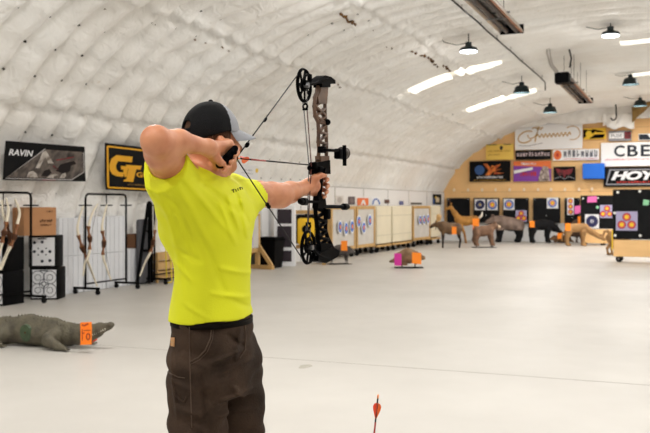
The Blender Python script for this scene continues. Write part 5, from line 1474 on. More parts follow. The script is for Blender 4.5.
# left hand round the grip
G = P(318.5, 186, 3.70)
bv.cap(WR_L, P(314, 184, 3.69), .026, .024, k=.02)
MCL = [P(317, 177.5, 3.735), P(317.5, 183, 3.74), P(316.5, 189, 3.735), P(315, 194.5, 3.725)]
for m in MCL: bv.cap(WR_L, m, .022, .0125, k=.018)
PL_ = [P(323, 177.5, 3.79), P(323.5, 183.5, 3.79), P(322.5, 189.5, 3.785), P(321, 195, 3.775)]
TL_ = [P(327.5, 179.5, 3.755), P(327.8, 185.5, 3.755), P(327, 191.5, 3.75), P(325, 196.5, 3.745)]
TT_ = [P(326.3, 181, 3.725), P(327, 187.5, 3.722), P(326, 193, 3.722), P(323.8, 197.5, 3.72)]
for i in range(4):
    r = (.0095, .0098, .0094, .0082)[i]
    bv.chain([MCL[i], PL_[i], TL_[i], TT_[i]], [r * 1.15, r * 1.05, r * .95, r * .85], .003)
THL = [P(310, 183, 3.655), P(315, 178, 3.655), P(320, 175.5, 3.675), P(325, 175.3, 3.70)]
bv.chain(THL, [.019, .0145, .0125, .010], .010)
bv.cap(P(311, 184, 3.665), P(315, 187, 3.69), .024, .02, k=.02)
body = bv.build('body', M_skin, MAN, smooth=1)
BODY = o_bvh['body']
del bv

# eyes, brows, hair, boots
for s in (-1, 1):
    mb = MB(); mb.ball(H(s * .031, .078, -.012), .012, 14, 10)
    o = mb.build('eye', mat('eye_white', (225, 222, 215), .25), MAN, smooth='all')
    mb = MB(); mb.disc(H(s * .032, .0898, -.012), Hf, .0055, .002, 14); mb.build('iris', mat('brown_iris', (50, 34, 22), .2), o)
    mb = MB(); mb.tube([H(s * .016, .095, .008), H(s * .030, .093, .013), H(s * .046, .083, .008)], [.003, .004, .002], 6); mb.build('eyebrow', M_hair, MAN, smooth='all')
hv = Vol(H(-.14, -.14, -.12) - Vector((.1, .1, 0)), H(.14, .14, .12) + Vector((.1, .1, 0)), .004)
hv.ell(H(0, -.004, -.004), (.0785, .0955, .106), HR, k=.01)
def hcut(x, y, z):
    a = (x - HC.x) * Hr.x + (y - HC.y) * Hr.y; f = (x - HC.x) * Hf.x + (y - HC.y) * Hf.y; zz = z - HC.z
    return np.maximum(np.maximum(f - .035 + .0 * a, -(zz + .075 - .035 * np.clip(f / .05, 0, 1))), zz - .075)
x, y, z = np.meshgrid(*hv.ax, indexing='ij', sparse=True)
hv.F = np.maximum(hv.F, hcut(x, y, z).astype(np.float32))
for s in (-1, 1): hv.ell(H(s * .08, -.008, -.034), (.03, .022, .030), HR, k=.002, sub=True)
hv.build('hair', M_hair, MAN, smooth=1)

# ---- cap
cv = Vol(HC - Vector((.2, .2, .12)), HC + Vector((.2, .2, .16)), .004)
cv.ell(H(0, -.003, .006), (.0865, .1045, .112), HR, k=.01)
x, y, z = np.meshgrid(*cv.ax, indexing='ij', sparse=True)
f_ = (x - HC.x) * Hf.x + (y - HC.y) * Hf.y; zz = z - HC.z
cv.F = np.maximum(cv.F, (-(zz - .006 + .026 * np.clip(-f_ / .08, -0.2, 1))).astype(np.float32))
cv.ell(H(0, -.003, .0), (.0785, .0965, .106), HR, k=.001, sub=True)
cv.ell(H(0, -.112, .030), (.030, .03, .020), HR, k=.002, sub=True)
def capmat(c):
    f = (c[:, 0] - HC.x) * Hf.x + (c[:, 1] - HC.y) * Hf.y; z_ = c[:, 2] - HC.z; a = (c[:, 0] - HC.x) * Hr.x + (c[:, 1] - HC.y) * Hr.y
    return (f > .030 - .14 * (z_ - .05) * (z_ > .05) + 0 * a).astype(int)
cap = cv.build('cap', [M_capb, M_capg], MAN, capmat)
mb = MB(); mb.ball(H(0, -.003, .119), (.008, .008, .005), 10, 6); mb.build('cap_button', M_capb, cap, smooth='all')
vs = []; fs = []; nA, nB = 22, 8
for lay in (0, 1):
    for i in range(nA + 1):
        t = -1.25 + 2.5 * i / nA
        for j in range(nB + 1):
            q = j / nB; a = math.sin(t) * (.080 + .004 * q); f = math.cos(t) * .096 + q * .080 * max(0, math.cos(t * 1.15)) ** .55
            z_ = .028 - .026 * q - .24 * a * a / .08 * (.5 + .5 * q) - .004 * lay
            vs.append(H(a, f - .004, z_))
B = (nA + 1) * (nB + 1)
for i in range(nA):
    for j in range(nB):
        a = i * (nB + 1) + j; q = (a, a + nB + 1, a + nB + 2, a + 1)
        fs.append(q); fs.append(tuple(B + k for k in reversed(q)))
for i in range(nA):
    a = i * (nB + 1) + nB; fs.append((a, a + nB + 1, B + a + nB + 1, B + a)); a -= nB; fs.append((a, B + a, B + a + nB + 1, a + nB + 1))
for j in range(nB):
    fs.append((j, j + 1, B + j + 1, B + j)); a = nA * (nB + 1) + j; fs.append((a, B + a, B + a + 1, a + 1))
mb = MB(); mb.add(vs, fs); mb.build('visor', M_capg, cap, smooth=True)
mb = MB(); mb.tube([H(-.030, -.098, .014), H(0, -.107, .012), H(.030, -.098, .014)], .006, 6); mb.build('strap', M_capb, cap, smooth='all')

# ---- t-shirt
tv = Vol((-1.86, 2.22, 1.0), (-1.18, 3.32, 1.64), .0045)
def cen(u, v, d):
    p = P(u, v, d); return p.x, p.y, p.z
rows = []
for v, u, t, w in ((326, 212.5, .139, .19), (318, 212.3, .138, .188), (297, 212.0, .128, .178), (275, 212.8, .122, .170), (254, 212.5, .126, .176), (236, 210.5, .137, .188), (214, 210, .140, .196), (198, 209, .134, .192), (187, 208, .116, .168), (180, 207, .09, .13), (174, 206, .06, .09)):
    x, y, z = cen(u, v, 3.05); rows.append((z, x, y, t, w, 0.12))
tv.loft(rows, .03)
tv.chain([NB + Vector((0, 0, -.070)), S_R + Vector((0, .02, -.045))], [.074, .072], .05)
tv.cap(S_R + Vector((0, .02, -.045)), ARM_R + (ARM_R - S_R) * .25, .074, .0655, k=.05)
tv.cap(P(166, 174, 2.80), P(187, 226, 2.97), .050, .092, k=.06)
tv.cap(P(161, 181, 2.79), P(173, 192, 2.86), .040, .058, k=.04)
tv.chain([NB + Vector((0, 0, -.058)), S_L], [.073, .066], .05)
tv.cap(S_L, S_Lf + (S_Lf - S_L) * .15, .066, .053, k=.04)
tv.cap(P(252, 202, 3.35), P(235, 218, 3.15), .042, .066, k=.04)
# folds: drape from the raised shoulder, small creases at the left chest and above the hem
fr = random.Random(5)
FOLDS = []
def fold(u0, v0, u1, v1, amp, w, d=2.93):
    FOLDS.append((np.array(P(u0, v0, d)), np.array(P(u1, v1, d)), amp * 1.5, w))
for a in [(182, 178, 214, 250, .006, .010), (178, 190, 200, 262, -.005, .010), (188, 176, 232, 236, .005, .009), (172, 205, 186, 300, .005, .011), (194, 174, 240, 214, -.004, .008),
          (228, 196, 240, 232, .006, .007), (234, 192, 247, 226, -.005, .006), (222, 204, 236, 246, .005, .007), (240, 200, 246, 240, .005, .006), (206, 240, 228, 300, -.004, .012),
          (184, 300, 212, 318, .004, .008), (214, 292, 248, 300, .005, .008), (222, 268, 250, 276, .005, .008), (176, 262, 196, 282, .005, .008), (178, 248, 205, 262, -.004, .008), (232, 300, 252, 314, -.004, .008),
          (150, 184, 176, 216, .006, .009), (158, 182, 184, 206, -.005, .008), (165, 186, 180, 240, .005, .009), (250, 186, 262, 210, .004, .006), (244, 180, 252, 214, -.004, .007)]: fold(*a)
def shirt_folds(x, y, z):
    r = 0.0 * x + 0 * y + 0 * z
    for a, b_, amp, w in FOLDS:
        # distance measured in the plane of sight is meaningless off to the side, so use true 3-D distance to a fat line
        ba = b_ - a; L2 = ba @ ba
        t = np.clip(((x - a[0]) * ba[0] + (y - a[1]) * ba[1] + (z - a[2]) * ba[2]) / L2, 0, 1)
        px, py, pz = x - a[0] - t * ba[0], y - a[1] - t * ba[1], z - a[2] - t * ba[2]
        lat = px * RV.x + py * RV.y; dep = px * FV.x + py * FV.y
        d2 = lat ** 2 + pz ** 2
        r = r - amp * np.exp(-d2 / (w * w)) * np.exp(-(dep / .22) ** 2) * np.maximum(np.sin(PI * np.clip(t * .9 + .1, 0, 1)), 0) ** .5
    ang = x * 26 + y * 22
    r = r - .0022 * np.sin(ang + 2.2 * np.sin(z * 9)) * np.clip((1.30 - z) / .2, 0, 1) - .0016 * np.sin(x * 60 - y * 20 + z * 38 + 2 * np.sin(z * 13))
    return r
tv.displace(shirt_folds)
# openings: neck, sleeves, hem
dA = (EL_R - S_R).normalized()
tv.plane_cut(ARM_R + dA * .0, dA, ball=.14)
tv.cap(ARM_R - dA * .05, ARM_R + dA * .06, .0605, .0595, k=.002, sub=True)
dL = (EL_L - S_L).normalized()
tv.plane_cut(S_Lf, dL, ball=.11)
tv.cap(S_Lf - dL * .04, S_Lf + dL * .06, .0515, .0505, k=.002, sub=True)
x, y, z = np.meshgrid(*tv.ax, indexing='ij', sparse=True)
hem_z = P(212, 321.5, 3.05).z + .016
tv.F = np.maximum(tv.F, (hem_z + .045 * ((x - pc.x) * RV.x + (y - pc.y) * RV.y) + .003 * np.sin(x * 30 + y * 25) - z).astype(np.float32))
nk = P(204, 169, 3.03)
tv.cap(nk + Vector((0, 0, .09)), nk + Vector((.012, .006, -.015)), .085, .066, k=.004, sub=True)
px, py, pz = cen(212.5, 321, 3.05)
tv.loft([(hem_z - .03, px, py, .129, .180, .12), (hem_z + .025, px, py, .127, .178, .12)], .0) if False else None
shirt = tv.build('tshirt', M_shirt, MAN, smooth=1)
SHIRT = o_bvh['tshirt']
del tv

# ---- trousers
pv = Vol((-1.80, 2.30, .05), (-1.22, 3.06, 1.12), .005)
rows = []
for v, u, t, w in ((306, 212.3, .122, .172), (314, 212.3, .125, .175), (322, 212.3, .130, .180), (335, 212.5, .134, .185), (350, 213.5, .136, .185), (372, 214.5, .134, .183), (392, 214.5, .125, .170)):
    x, y, z = cen(u, v, 3.05); rows.append((z, x, y, t, w, 0.16))
pv.loft(rows, .03)
pv.chain([Vector((pc.x + .0, pc.y - .095, .90)), KN_R + Vector((-.01, .02, 0)), Vector((-1.55, 2.48, .16))], [.106, .082, .074], .022)
pv.chain([Vector((pc.x + .03, pc.y + .085, .90)), KN_L + Vector((.0, .0, 0)), Vector((-1.50, 2.88, .16))], [.108, .083, .076], .022)
pv.cap(Vector((-1.55, 2.48, .16)), Vector((-1.55, 2.475, .08)), .076, .078, .01); pv.cap(Vector((-1.50, 2.88, .16)), Vector((-1.50, 2.885, .08)), .076, .078, .01)
FOLDS = []
for a in [(186, 352, 214, 366, .005, .008), (214, 360, 246, 348, .006, .007), (218, 372, 252, 362, .005, .007), (174, 378, 196, 388, .005, .008), (180, 404, 206, 412, .006, .009), (224, 398, 256, 392, .006, .008), (222, 414, 256, 420, .005, .008),
          (228, 334, 246, 352, -.005, .006), (240, 330, 236, 362, .005, .006), (172, 352, 180, 420, .004, .006), (204, 372, 210, 430, -.005, .008), (232, 384, 244, 402, .004, .006), (196, 420, 214, 432, .005, .008)]: fold(*a)
def pf(x, y, z):
    return shirt_folds(x, y, z * 1.0) * 1.5 - .0032 * np.sin(z * 55 + x * 25 + 2 * np.sin(y * 18)) - .002 * np.sin(z * 90 - y * 40)
pv.displace(pf)
x, y, z = np.meshgrid(*pv.ax, indexing='ij', sparse=True)
pv.F = np.maximum(pv.F, (z - 1.084).astype(np.float32)); pv.F = np.maximum(pv.F, (.085 - z).astype(np.float32))
trousers = pv.build('trousers', M_trouser, MAN, smooth=1)
TR = o_bvh['trousers']
del pv
# details laid on the real cloth surface
def bvh_of(d): return BVHTree.FromPolygons([tuple(p) for p in d[0].tolist()], [tuple(q) for q in d[1].tolist()])
B_TR = bvh_of(TR); B_SH = bvh_of(SHIRT)
ORG = Vector((0, 0, CAMZ))
def surf(bv_, u, v, off=.002):
    dr = (P(u, v, 1.0) - ORG).normalized(); loc, nor, i, dist = bv_.ray_cast(ORG, dr)
    if loc is None: return None
    if nor.dot(dr) > 0: nor = -nor
    return loc + nor * off
def seam(bv_, pts, r, name, m, parent, off=.0015):
    P3 = []
    for i in range(len(pts) - 1):
        for k in range(8):
            t = k / 8; q = surf(bv_, pts[i][0] + (pts[i + 1][0] - pts[i][0]) * t, pts[i][1] + (pts[i + 1][1] - pts[i][1]) * t, off)
            if q: P3.append(q)
    if len(P3) < 2: return None
    mb = MB(); mb.tube(P3, r, 6); return mb.build(name, m, parent, smooth='all')
seam(B_TR, [(211.5, 327), (210.5, 338), (205.5, 350), (198, 358), (190, 362)], .0022, 'pocket_seam', M_seam, trousers)
seam(B_TR, [(213.5, 327), (212.5, 339), (207.5, 351.5), (199, 360.5), (190, 364.5)], .0012, 'pocket_seam', M_seam, trousers)
seam(B_TR, [(189.5, 327), (190, 356), (191, 400), (192, 432)], .0018, 'side_seam', M_seam, trousers)
seam(B_TR, [(244, 324), (245.5, 336), (244.5, 350), (238, 360)], .0020, 'fly_seam', M_seam, trousers)
seam(B_TR, [(168, 372), (178, 377), (186, 378)], .0018, 'tool_pocket_seam', M_seam, trousers)
seam(B_TR, [(172, 378), (175, 395), (184, 402), (187, 396)], .0028, 'hammer_loop', mat('loop_canvas', (58, 44, 34), .8), trousers)
def patch(bv_, u0, v0, u1, v1, name, m, parent, n=6, off=.003):
    mb = MB(); vs = []; fs = []
    for i in range(n + 1):
        for j in range(n + 1):
            q = surf(bv_, u0 + (u1 - u0) * i / n, v0 + (v1 - v0) * j / n, off)
            if q is None: print('PATCH MISS', u0 + (u1 - u0) * i / n, v0 + (v1 - v0) * j / n); return None
            vs.append(q)
    for i in range(n):
        for j in range(n):
            a = i * (n + 1) + j; fs.append((a, a + 1, a + n + 2, a + n + 1))
    mb.add(vs, fs); o = mb.build(name, m, parent, smooth='all', recalc=False)
    md = o.modifiers.new('t', 'SOLIDIFY'); md.thickness = .002; md.offset = 1 if False else 0; return o
lp = patch(B_TR, 171.6, 337.5, 175.2, 346.5, 'label_patch', mat('tan_leather_label', (190, 140, 90), .6), trousers)
if lp: seam(B_TR, [(172.2, 342), (173, 340.4), (174.4, 340.6)], .0010, 'label_mark', M_gold, lp, .005); seam(B_TR, [(172.2, 343.5), (173.2, 344.8), (174.5, 343.2)], .0010, 'label_mark', M_gold, lp, .005)
# belt peeking out below the shirt
vs = []; fs = []; n = 48; bx, by, bz_c = cen(212.3, 321.5, 3.05)
for i in range(n):
    a = 2 * PI * i / n; ca, sa = math.cos(a), math.sin(a); e1, e2 = .1310, .1810
    X_, Y_ = e1 * ca, e2 * sa; X2, Y2 = X_ * math.cos(.12) - Y_ * math.sin(.12), X_ * math.sin(.12) + Y_ * math.cos(.12)
    for z_ in (bz_c - .004, bz_c + .014): vs.append((bx + X2, by + Y2, z_))
for i in range(n):
    a = 2 * i; b2 = 2 * ((i + 1) % n); fs.append((a, b2, b2 + 1, a + 1))
mb = MB(); mb.add(vs, fs); belt = mb.build('belt', mat('black_leather', (20, 16, 14), .6, spec=.03), MAN, smooth='all'); md = belt.modifiers.new('t', 'SOLIDIFY'); md.thickness = .006; md.offset = 0
bk = surf(B_TR, 247, 325, .010)
if False: mb = MB(); mb.box(bk, (.010, .040, .030), rz=.5, bev=.003); mb.build('buckle', M_steel, belt)
# print on the chest
M_print = mat('dark_olive_print', (60, 64, 20), .7)
tp = None
root_print = MB()
def chest(u, v): return surf(B_SH, u, v, .0015)
strokes = [[(231.5, 190.4), (234.0, 189.4)], [(232.8, 190.0), (233.6, 192.6)], [(235.2, 189.2), (236.0, 191.6)], [(237.4, 188.6), (238.0, 190.6)], [(239.0, 188.2), (240.6, 187.8)], [(239.8, 188.0), (240.4, 190.0)], [(241.6, 187.6), (242.2, 189.3)]]
for i, st in enumerate(strokes):
    q = [chest(*p) for p in st]
    if all(q): root_print.tube([q[0], q[0].lerp(q[1], .5), q[1]], .0016, 5)
root_print.build('chest_print', M_print, shirt)
# neck rib of the shirt
pts = []
for k in range(41):
    a = 2 * PI * k / 40; pts.append(nk + Vector((.012, .006, -.006)) + Vector((.0675 * math.cos(a), .0675 * math.sin(a), .006 * math.cos(a - .4))))
# boots
for an, dx in ((AN_R, -.05), (AN_L, .12)):
    dr = Vector((math.cos(dx + .2), math.sin(dx + .2) * .9, 0)).normalized(); sd = Vector((-dr.y, dr.x, 0))
    v = Vol((an.x - .15, an.y - .2, -.005), (an.x + .32, an.y + .26, .24), .006)
    a0 = Vector((an.x, an.y, 0))
    v.cap(a0 + Vector((0, 0, .05)), a0 + Vector((0, 0, .16)), .046, .050, k=.03); v.cap(a0 - dr * .02 + Vector((0, 0, .045)), a0 + dr * .15 + Vector((0, 0, .042)), .042, .040, k=.03); v.ell(a0 + dr * .15 + Vector((0, 0, .04)), (.055, .052, .038), k=.03)
    v.cap(a0 - dr * .03 + Vector((0, 0, .022)), a0 + dr * .17 + Vector((0, 0, .022)), .04, .042, k=.02)
    x, y, z = np.meshgrid(*v.ax, indexing='ij', sparse=True); v.F = np.maximum(v.F, (.004 - z).astype(np.float32))
    bo = v.build('boot', mat('dark_brown_leather', (50, 34, 24), .55), MAN)
    mb = MB()
    for k in range(4): c = a0 + dr * (.05 + .022 * k) + Vector((0, 0, .098 - .012 * k)); mb.tube([c - sd * .022, c + Vector((0, 0, .008)), c + sd * .022], .003, 5)
    mb.build('laces', M_black, bo, smooth='all')

# ================================================================== RELEASE, ARROWS, BOW
a, c = P(235, 148.5, 2.945), P(219, 165, 2.925)
root = empty('release_aid', a, 'black handheld release held in the drawing hand at the cheek', 'release aid')
v = Vol([min(a[i], c[i]) - .04 for i in range(3)], [max(a[i], c[i]) + .05 for i in range(3)], .003)
n = 5; v.cap(a, c, .0115, .012, k=.006)
for t in (.12, .38, .64, .9): v.ell(a.lerp(c, t) + Vector((.006, -.004, -.008)), (.010, .010, .010), k=.006)
v.build('handle', M_blackm, root)
NOCK = P(237.5, 158.2, 3.05)
hk = NOCK + Vector((0, -.022, 0))
mb = MB(); mb.tube([a, a.lerp(hk, .5) + Vector((0, .004, -.004)), hk], [.008, .006, .004], 8); mb.build('hook_arm', M_blackm, root, smooth=True)
mb = MB(); mb.tube([P(222, 158, 2.91), P(218.5, 159, 2.905), P(217.5, 161.5, 2.905)], [.006, .007, .009], 8); mb.build('thumb_lever', M_steel, root, smooth=True)

BX = NOCK.x                                                # plane of the bow
def bp_(u, v): return onX(u, v, BX)
M_camo = mat('brown_bow_finish', (108, 78, 56), .5, col2=(66, 48, 38), vscale=18); M_str = mat('dark_bow_string', (36, 34, 34), .7); M_strl = mat('grey_cable', (90, 90, 92), .6)
bow = empty('compound_bow', bp_(318, 186), 'brown and black compound bow at full draw in the man\'s outstretched hand', 'bow')
XN = Vector((1, 0, 0))
def bz(mb, uvs, th, x=0.0):
    ps = [bp_(u, v) for u, v in uvs]
    n = len(ps); a_ = [p + Vector((x - th / 2, 0, 0)) for p in ps]; b_ = [p + Vector((x + th / 2, 0, 0)) for p in ps]
    mb.add(a_ + b_, [tuple(range(n)), tuple(reversed(range(n, 2 * n)))] + [(i, n + i, n + (i + 1) % n, (i + 1) % n) for i in range(n)])
def skewed(pts, w):                                        # ribbon of constant width through picture points
    pass
def rbar(mb, p, q, w, th, x=0.0):
    a_, b_ = bp_(*p) + Vector((x, 0, 0)), bp_(*q) + Vector((x, 0, 0)); mb.bar(a_, b_, th, w, up=(0, 1, 0), bev=.002)
# riser: two side rails joined by slanting webs, as a skeletal truss; brown above the grip, black below
L_up = [(318.2, 86), (317.6, 92), (315.2, 97), (314.2, 106), (315.0, 116), (318.0, 122), (318.6, 132), (318.2, 142), (319, 150), (318, 160)]
R_up = [(325.6, 86), (325.2, 93), (324.6, 100), (325.0, 108), (325.0, 116), (325.6, 124), (326.2, 134), (326.4, 144), (326.4, 152), (326.4, 160)]
mb = MB()
for LL in (L_up, R_up):
    mb.tube([bp_(*p) for p in LL], [.0085] * len(LL), 8)
ys_w = [(4, 3), (5, 4), (6, 5), (7, 6), (8, 7), (9, 8)]
bz(mb, [(318.2, 86), (325.6, 86), (325.2, 93), (324.4, 104), (316, 103), (315.5, 97), (317.6, 92)], .026)
for i in range(3, 9):
    rbar(mb, L_up[i], R_up[min(9, i + 1)] if i < 5 else R_up[i], .010, .020)
    rbar(mb, L_up[i], R_up[i - 1], .008, .020)
bz(mb, [(318, 156), (326.4, 156), (326.5, 166), (318.5, 166)], .028)
mb.build('riser', M_camo, bow, smooth=True)
L_dn = [(315, 200), (315.2, 208), (316, 218), (317.2, 228), (318.2, 238), (318.6, 246), (317, 256)]
R_dn = [(321, 200), (323, 207), (325.5, 212), (325.5, 222), (325.5, 231), (328, 239), (331, 245), (333, 250)]
mb = MB(); mb.tube([bp_(*p) for p in L_dn], [.0095] * len(L_dn), 8); mb.tube([bp_(*p) for p in R_dn], [.0095] * len(R_dn), 8)
for i in range(6): rbar(mb, L_dn[i], R_dn[i + 1], .011, .022); rbar(mb, L_dn[i + 1], R_dn[i + 1], .009, .022)
bz(mb, [(316, 196), (322.5, 196), (324, 208), (315, 208)], .026)
bz(mb, [(317.4, 244), (326, 243), (330, 249), (328, 255), (318.5, 256)], .030)
mb.build('lower_riser', M_blackm, bow, smooth=True)
# grip
mb = MB(); mb.tube([bp_(319.5, 174), bp_(320.3, 180), bp_(319.5, 188), bp_(318.5, 197)], [.012, .013, .0135, .012], 12); mb.build('grip', M_black, bow, smooth=True)
# shelf block with rest
mb = MB(); bz(mb, [(312, 163), (326.5, 160), (327, 174), (313, 175)], .034); mb.build('rest_shelf', M_blackm, bow)
mb = MB(); mb.box(bp_(311.5, 166) + Vector((.014, 0, 0)), (.022, .028, .030), bev=.003); mb.box(bp_(314.5, 169.5) + Vector((.02, 0, 0)), (.03, .04, .024), bev=.004); mb.tube([bp_(310.8, 170), bp_(309.6, 165.5), bp_(311, 162.5)], .005, 6)
mb.tube([bp_(317, 171) + Vector((.03, 0, 0)), bp_(317, 171) + Vector((.042, 0, 0))], .013, 12); mb.build('arrow_rest', M_blackm, bow, smooth=True)
# limb pockets and limbs
top_ax = bp_(303.2, 85.3); bot_ax = bp_(307.6, 247.5)
mb = MB(); bz(mb, [(313.6, 82.6), (316, 78.6), (321, 75.6), (327, 77.2), (331, 80.6), (331.2, 84), (326, 83.4), (326, 87.5), (318, 87.5), (317.6, 83.8)], .042); mb.build('limb_pocket', M_blackm, bow, smooth=True)
mb = MB(); bz(mb, [(317, 252), (329, 247), (335.5, 251), (334, 256.5), (322, 263), (313.5, 261), (314, 256)], .042); mb.build('limb_pocket', M_blackm, bow, smooth=True)
for sx in (-.017, .017):
    o_ = Vector((sx, 0, 0))
    A = bp_(324, 79.5) + o_; B2 = bp_(312, 83.5) + o_
    mb = MB(); mb.tube([A, A.lerp(B2, .5) + Vector((0, 0, .006)), B2, top_ax + o_], [.007, .007, .006, .006], 8); mb.build('limb', M_blackm, bow, smooth=True)
    A = bp_(325, 258.5) + o_; B2 = bp_(314, 254.5) + o_
    mb = MB(); mb.tube([A, A.lerp(B2, .5) + Vector((0, 0, -.004)), B2, bot_ax + o_], [.007, .007, .006, .006], 8); mb.build('limb', M_blackm, bow, smooth=True)
# cams
def cam(ax, R, ecc, rot, name='cam'):
    c = ax + ecc
    n = 36; mb = MB()
    mb.ring(c, XN, R, .0050, 36, 8)
    mb.ring(c + Vector((.006, 0, 0)), XN, R * .985, .0035, 36, 6)
    for k in range(7):
        t = rot + 2 * PI * k / 7; q = c + Vector((0, math.cos(t), math.sin(t))) * R * .97
        mb.bar(c + Vector((0, math.cos(t + .5), math.sin(t + .5))) * R * .25, q, .007, .007, up=(1, 0, 0))
    mb.disc(c, XN, R * .36, .012, 18)
    o = mb.build(name, M_blackm, bow, smooth=True)
    mb = MB(); mb.disc(ax, XN, .011, .05, 14); mb.build('axle', M_steel, o)
    # inner module, eccentric
    mb = MB(); t = rot + .6; q = c + Vector((.012, math.cos(t) * R * .3, math.sin(t) * R * .3)); mb.ring(q, XN, R * .42, .005, 24, 6); mb.bar(q - Vector((0, R * .4, 0)), q + Vector((0, R * .4, 0)), .006, .012, up=(1, 0, 0)); mb.build('module', M_blackm, o, smooth=True)
    mb = MB(); q = c + Vector((.01, .6 * R, .55 * R if rot < 1 else -.1 * R)); mb.box(q, (.016, .022, .03), bev=.004); mb.build('draw_stop', M_blackm, o, smooth=True)
    return c
RC = .066
ct = cam(top_ax, RC, Vector((0, .004, 0)), .4)
cb = cam(bot_ax, RC, Vector((0, .0, 0)), 1.9)
# string with peep, d-loop and silencers
st_t = ct + Vector((0, -RC * .80, RC * .60)); st_b = cb + Vector((0, -RC * .55, -RC * .83))
mb = MB(); mb.tube([st_t, NOCK + Vector((0, 0, .006)), NOCK + Vector((0, 0, -.006)), st_b], .0024, 6); mb.build('bowstring', M_str, bow, smooth='all')
def on_s(t, a_, b_=None): return NOCK.lerp(a_, t)
for t, r, nm in ((.14, .0075, 'peep_sight'), (.42, .0055, 'string_silencer')):
    p = on_s(t, st_t); d_ = (st_t - NOCK).normalized(); mb = MB()
    mb.tube([p - d_ * .014, p - d_ * .006, p + d_ * .006, p + d_ * .014], [r * .5, r, r, r * .5], 10); mb.build(nm, M_black, bow, smooth='all')
p = on_s(.42, st_b); d_ = (st_b - NOCK).normalized(); mb = MB(); mb.tube([p - d_ * .016, p - d_ * .008, p, p + d_ * .008, p + d_ * .016], [.004, .0085, .005, .0085, .004], 10); mb.build('string_silencer', M_black, bow, smooth='all')
mb = MB(); mb.tube([NOCK + Vector((0, 0, .010)), NOCK + Vector((0, -.016, .006)), NOCK + Vector((0, -.020, 0)), NOCK + Vector((0, -.016, -.006)), NOCK + Vector((0, 0, -.010))], .0025, 6); mb.build('loop', mat('release_loop_cord', (120, 120, 60), .7), bow, smooth='all')
# cables and yokes
y_t = bp_(305.2, 106.5); y_b = bp_(308.3, 226)
for a_, c_ in ((ct, y_t), (cb, y_b)):
    for sx in (-.014, .014):
        mb = MB(); mb.tube([a_ + Vector((sx, 0, 0)), c_ + Vector((sx * .6, 0, 0))], .0018, 5); mb.build('yoke', M_strl, bow, smooth='all')
    mb = MB(); mb.ring(c_, Vector((.3, .95, 0)), .011, .0045, 18, 6); mb.box(c_ + Vector((0, 0, -.012 if c_ is y_t else .012)), (.022, .008, .007)); mb.build('yoke_ring', M_blackm, bow, smooth=True)
cg = bp_(309.6, 168)
mb = MB(); mb.tube([y_t + Vector((-.006, 0, -.01)), cg + Vector((-.004, 0, .02)), bp_(307.5, 232)], .0022, 6); mb.build('cable', M_strl, bow, smooth='all')
mb = MB(); mb.tube([y_t + Vector((.008, 0, -.01)), cg + Vector((.008, 0, .01)), y_b + Vector((0, 0, .01))], .0022, 6); mb.build('cable', mat('dark_red_cable', (80, 36, 30), .6), bow, smooth='all')
mb = MB(); mb.tube([bp_(318.5, 170) + Vector((.01, 0, 0)), cg + Vector((.004, 0, 0))], .006, 8); mb.ball(cg, .011, 10, 6); mb.build('cable_guard', M_blackm, bow, smooth=True)
# sight
sx = .03
mb = MB(); mb.bar(bp_(316.5, 150) + Vector((sx, 0, 0)), bp_(332, 151) + Vector((sx, 0, 0)), .012, .022, up=(1, 0, 0), bev=.003); mb.box(bp_(318, 149.8) + Vector((sx * .6, 0, 0)), (.03, .030, .028), bev=.004); sight = mb.build('sight_bracket', M_blackm, bow, smooth=True)
mb = MB(); mb.tube([bp_(335.5, 145.5) + Vector((sx + .012, 0, 0)), bp_(335.8, 166) + Vector((sx + .012, 0, 0))], .009, 12); mb.box(bp_(332, 154) + Vector((sx, 0, 0)), (.03, .04, .045), bev=.006); mb.build('sight_bar', M_blackm, sight, smooth=True)
sc_c = bp_(342.2, 153.5) + Vector((sx - .02, 0, 0))
mb = MB(); mb.ring(sc_c, (0, 1, 0), .0235, .0055, 24, 8); mb.ring(sc_c - Vector((0, .03, 0)), (0, 1, 0), .0235, .0055, 24, 8)
vs = []; fs = []
for i in range(24):
    t = 2 * PI * i / 24
    for yy, rr in ((0, .026), (-.03, .026), (-.03, .021), (0, .021)): vs.append(sc_c + Vector((rr * math.cos(t), yy, rr * math.sin(t))))
for i in range(24):
    for j in range(4): fs.append((4 * i + j, 4 * ((i + 1) % 24) + j, 4 * ((i + 1) % 24) + (j + 1) % 4, 4 * i + (j + 1) % 4))
mb.add(vs, fs); mb.build('scope_ring', mat('grey_brown_scope', (70, 62, 56), .4, .3), sight, smooth=True)
mb = MB(); mb.bar(bp_(336, 153) + Vector((sx, 0, 0)), sc_c + Vector((.012, -.015, 0)), .014, .012, up=(0, 1, 0)); mb.build('scope_arm', M_blackm, sight)
mb = MB(); mb.ball(bp_(324.6, 122.3) + Vector((.014, 0, 0)), .0135, 12, 8); mb.build('riser_damper', M_black, bow, smooth='all')
# stabilizers
def stab(p, q, r, rw, name, x=0.0):
    a_, b_ = bp_(*p) + Vector((x, 0, 0)), bp_(*q) + Vector((x, 0, 0)); d_ = (b_ - a_).normalized()
    mb = MB(); mb.tube([a_, b_], r, 10); o = mb.build(name, M_blackm, bow, smooth=True)
    mb = MB(); mb.tube([b_ - d_ * .05, b_ - d_ * .045, b_ - d_ * .012, b_ - d_ * .01, b_ + d_ * .01, b_ + d_ * .014], [r * 1.3, rw, rw, rw * .75, rw * .75, rw * .6], 14); mb.build('end_weight', M_black, o, smooth=True)
stab((320, 206.6), (347, 206.8), .0085, .0155, 'front_stabilizer')
stab((317, 202), (298.5, 201.5), .0065, .0155, 'side_stabilizer', .012)
mb = MB(); mb.box(bp_(323, 214) + Vector((.02, 0, 0)), (.02, .04, .045), bev=.005); mb.build('stabilizer_mount', M_blackm, bow, smooth=True)

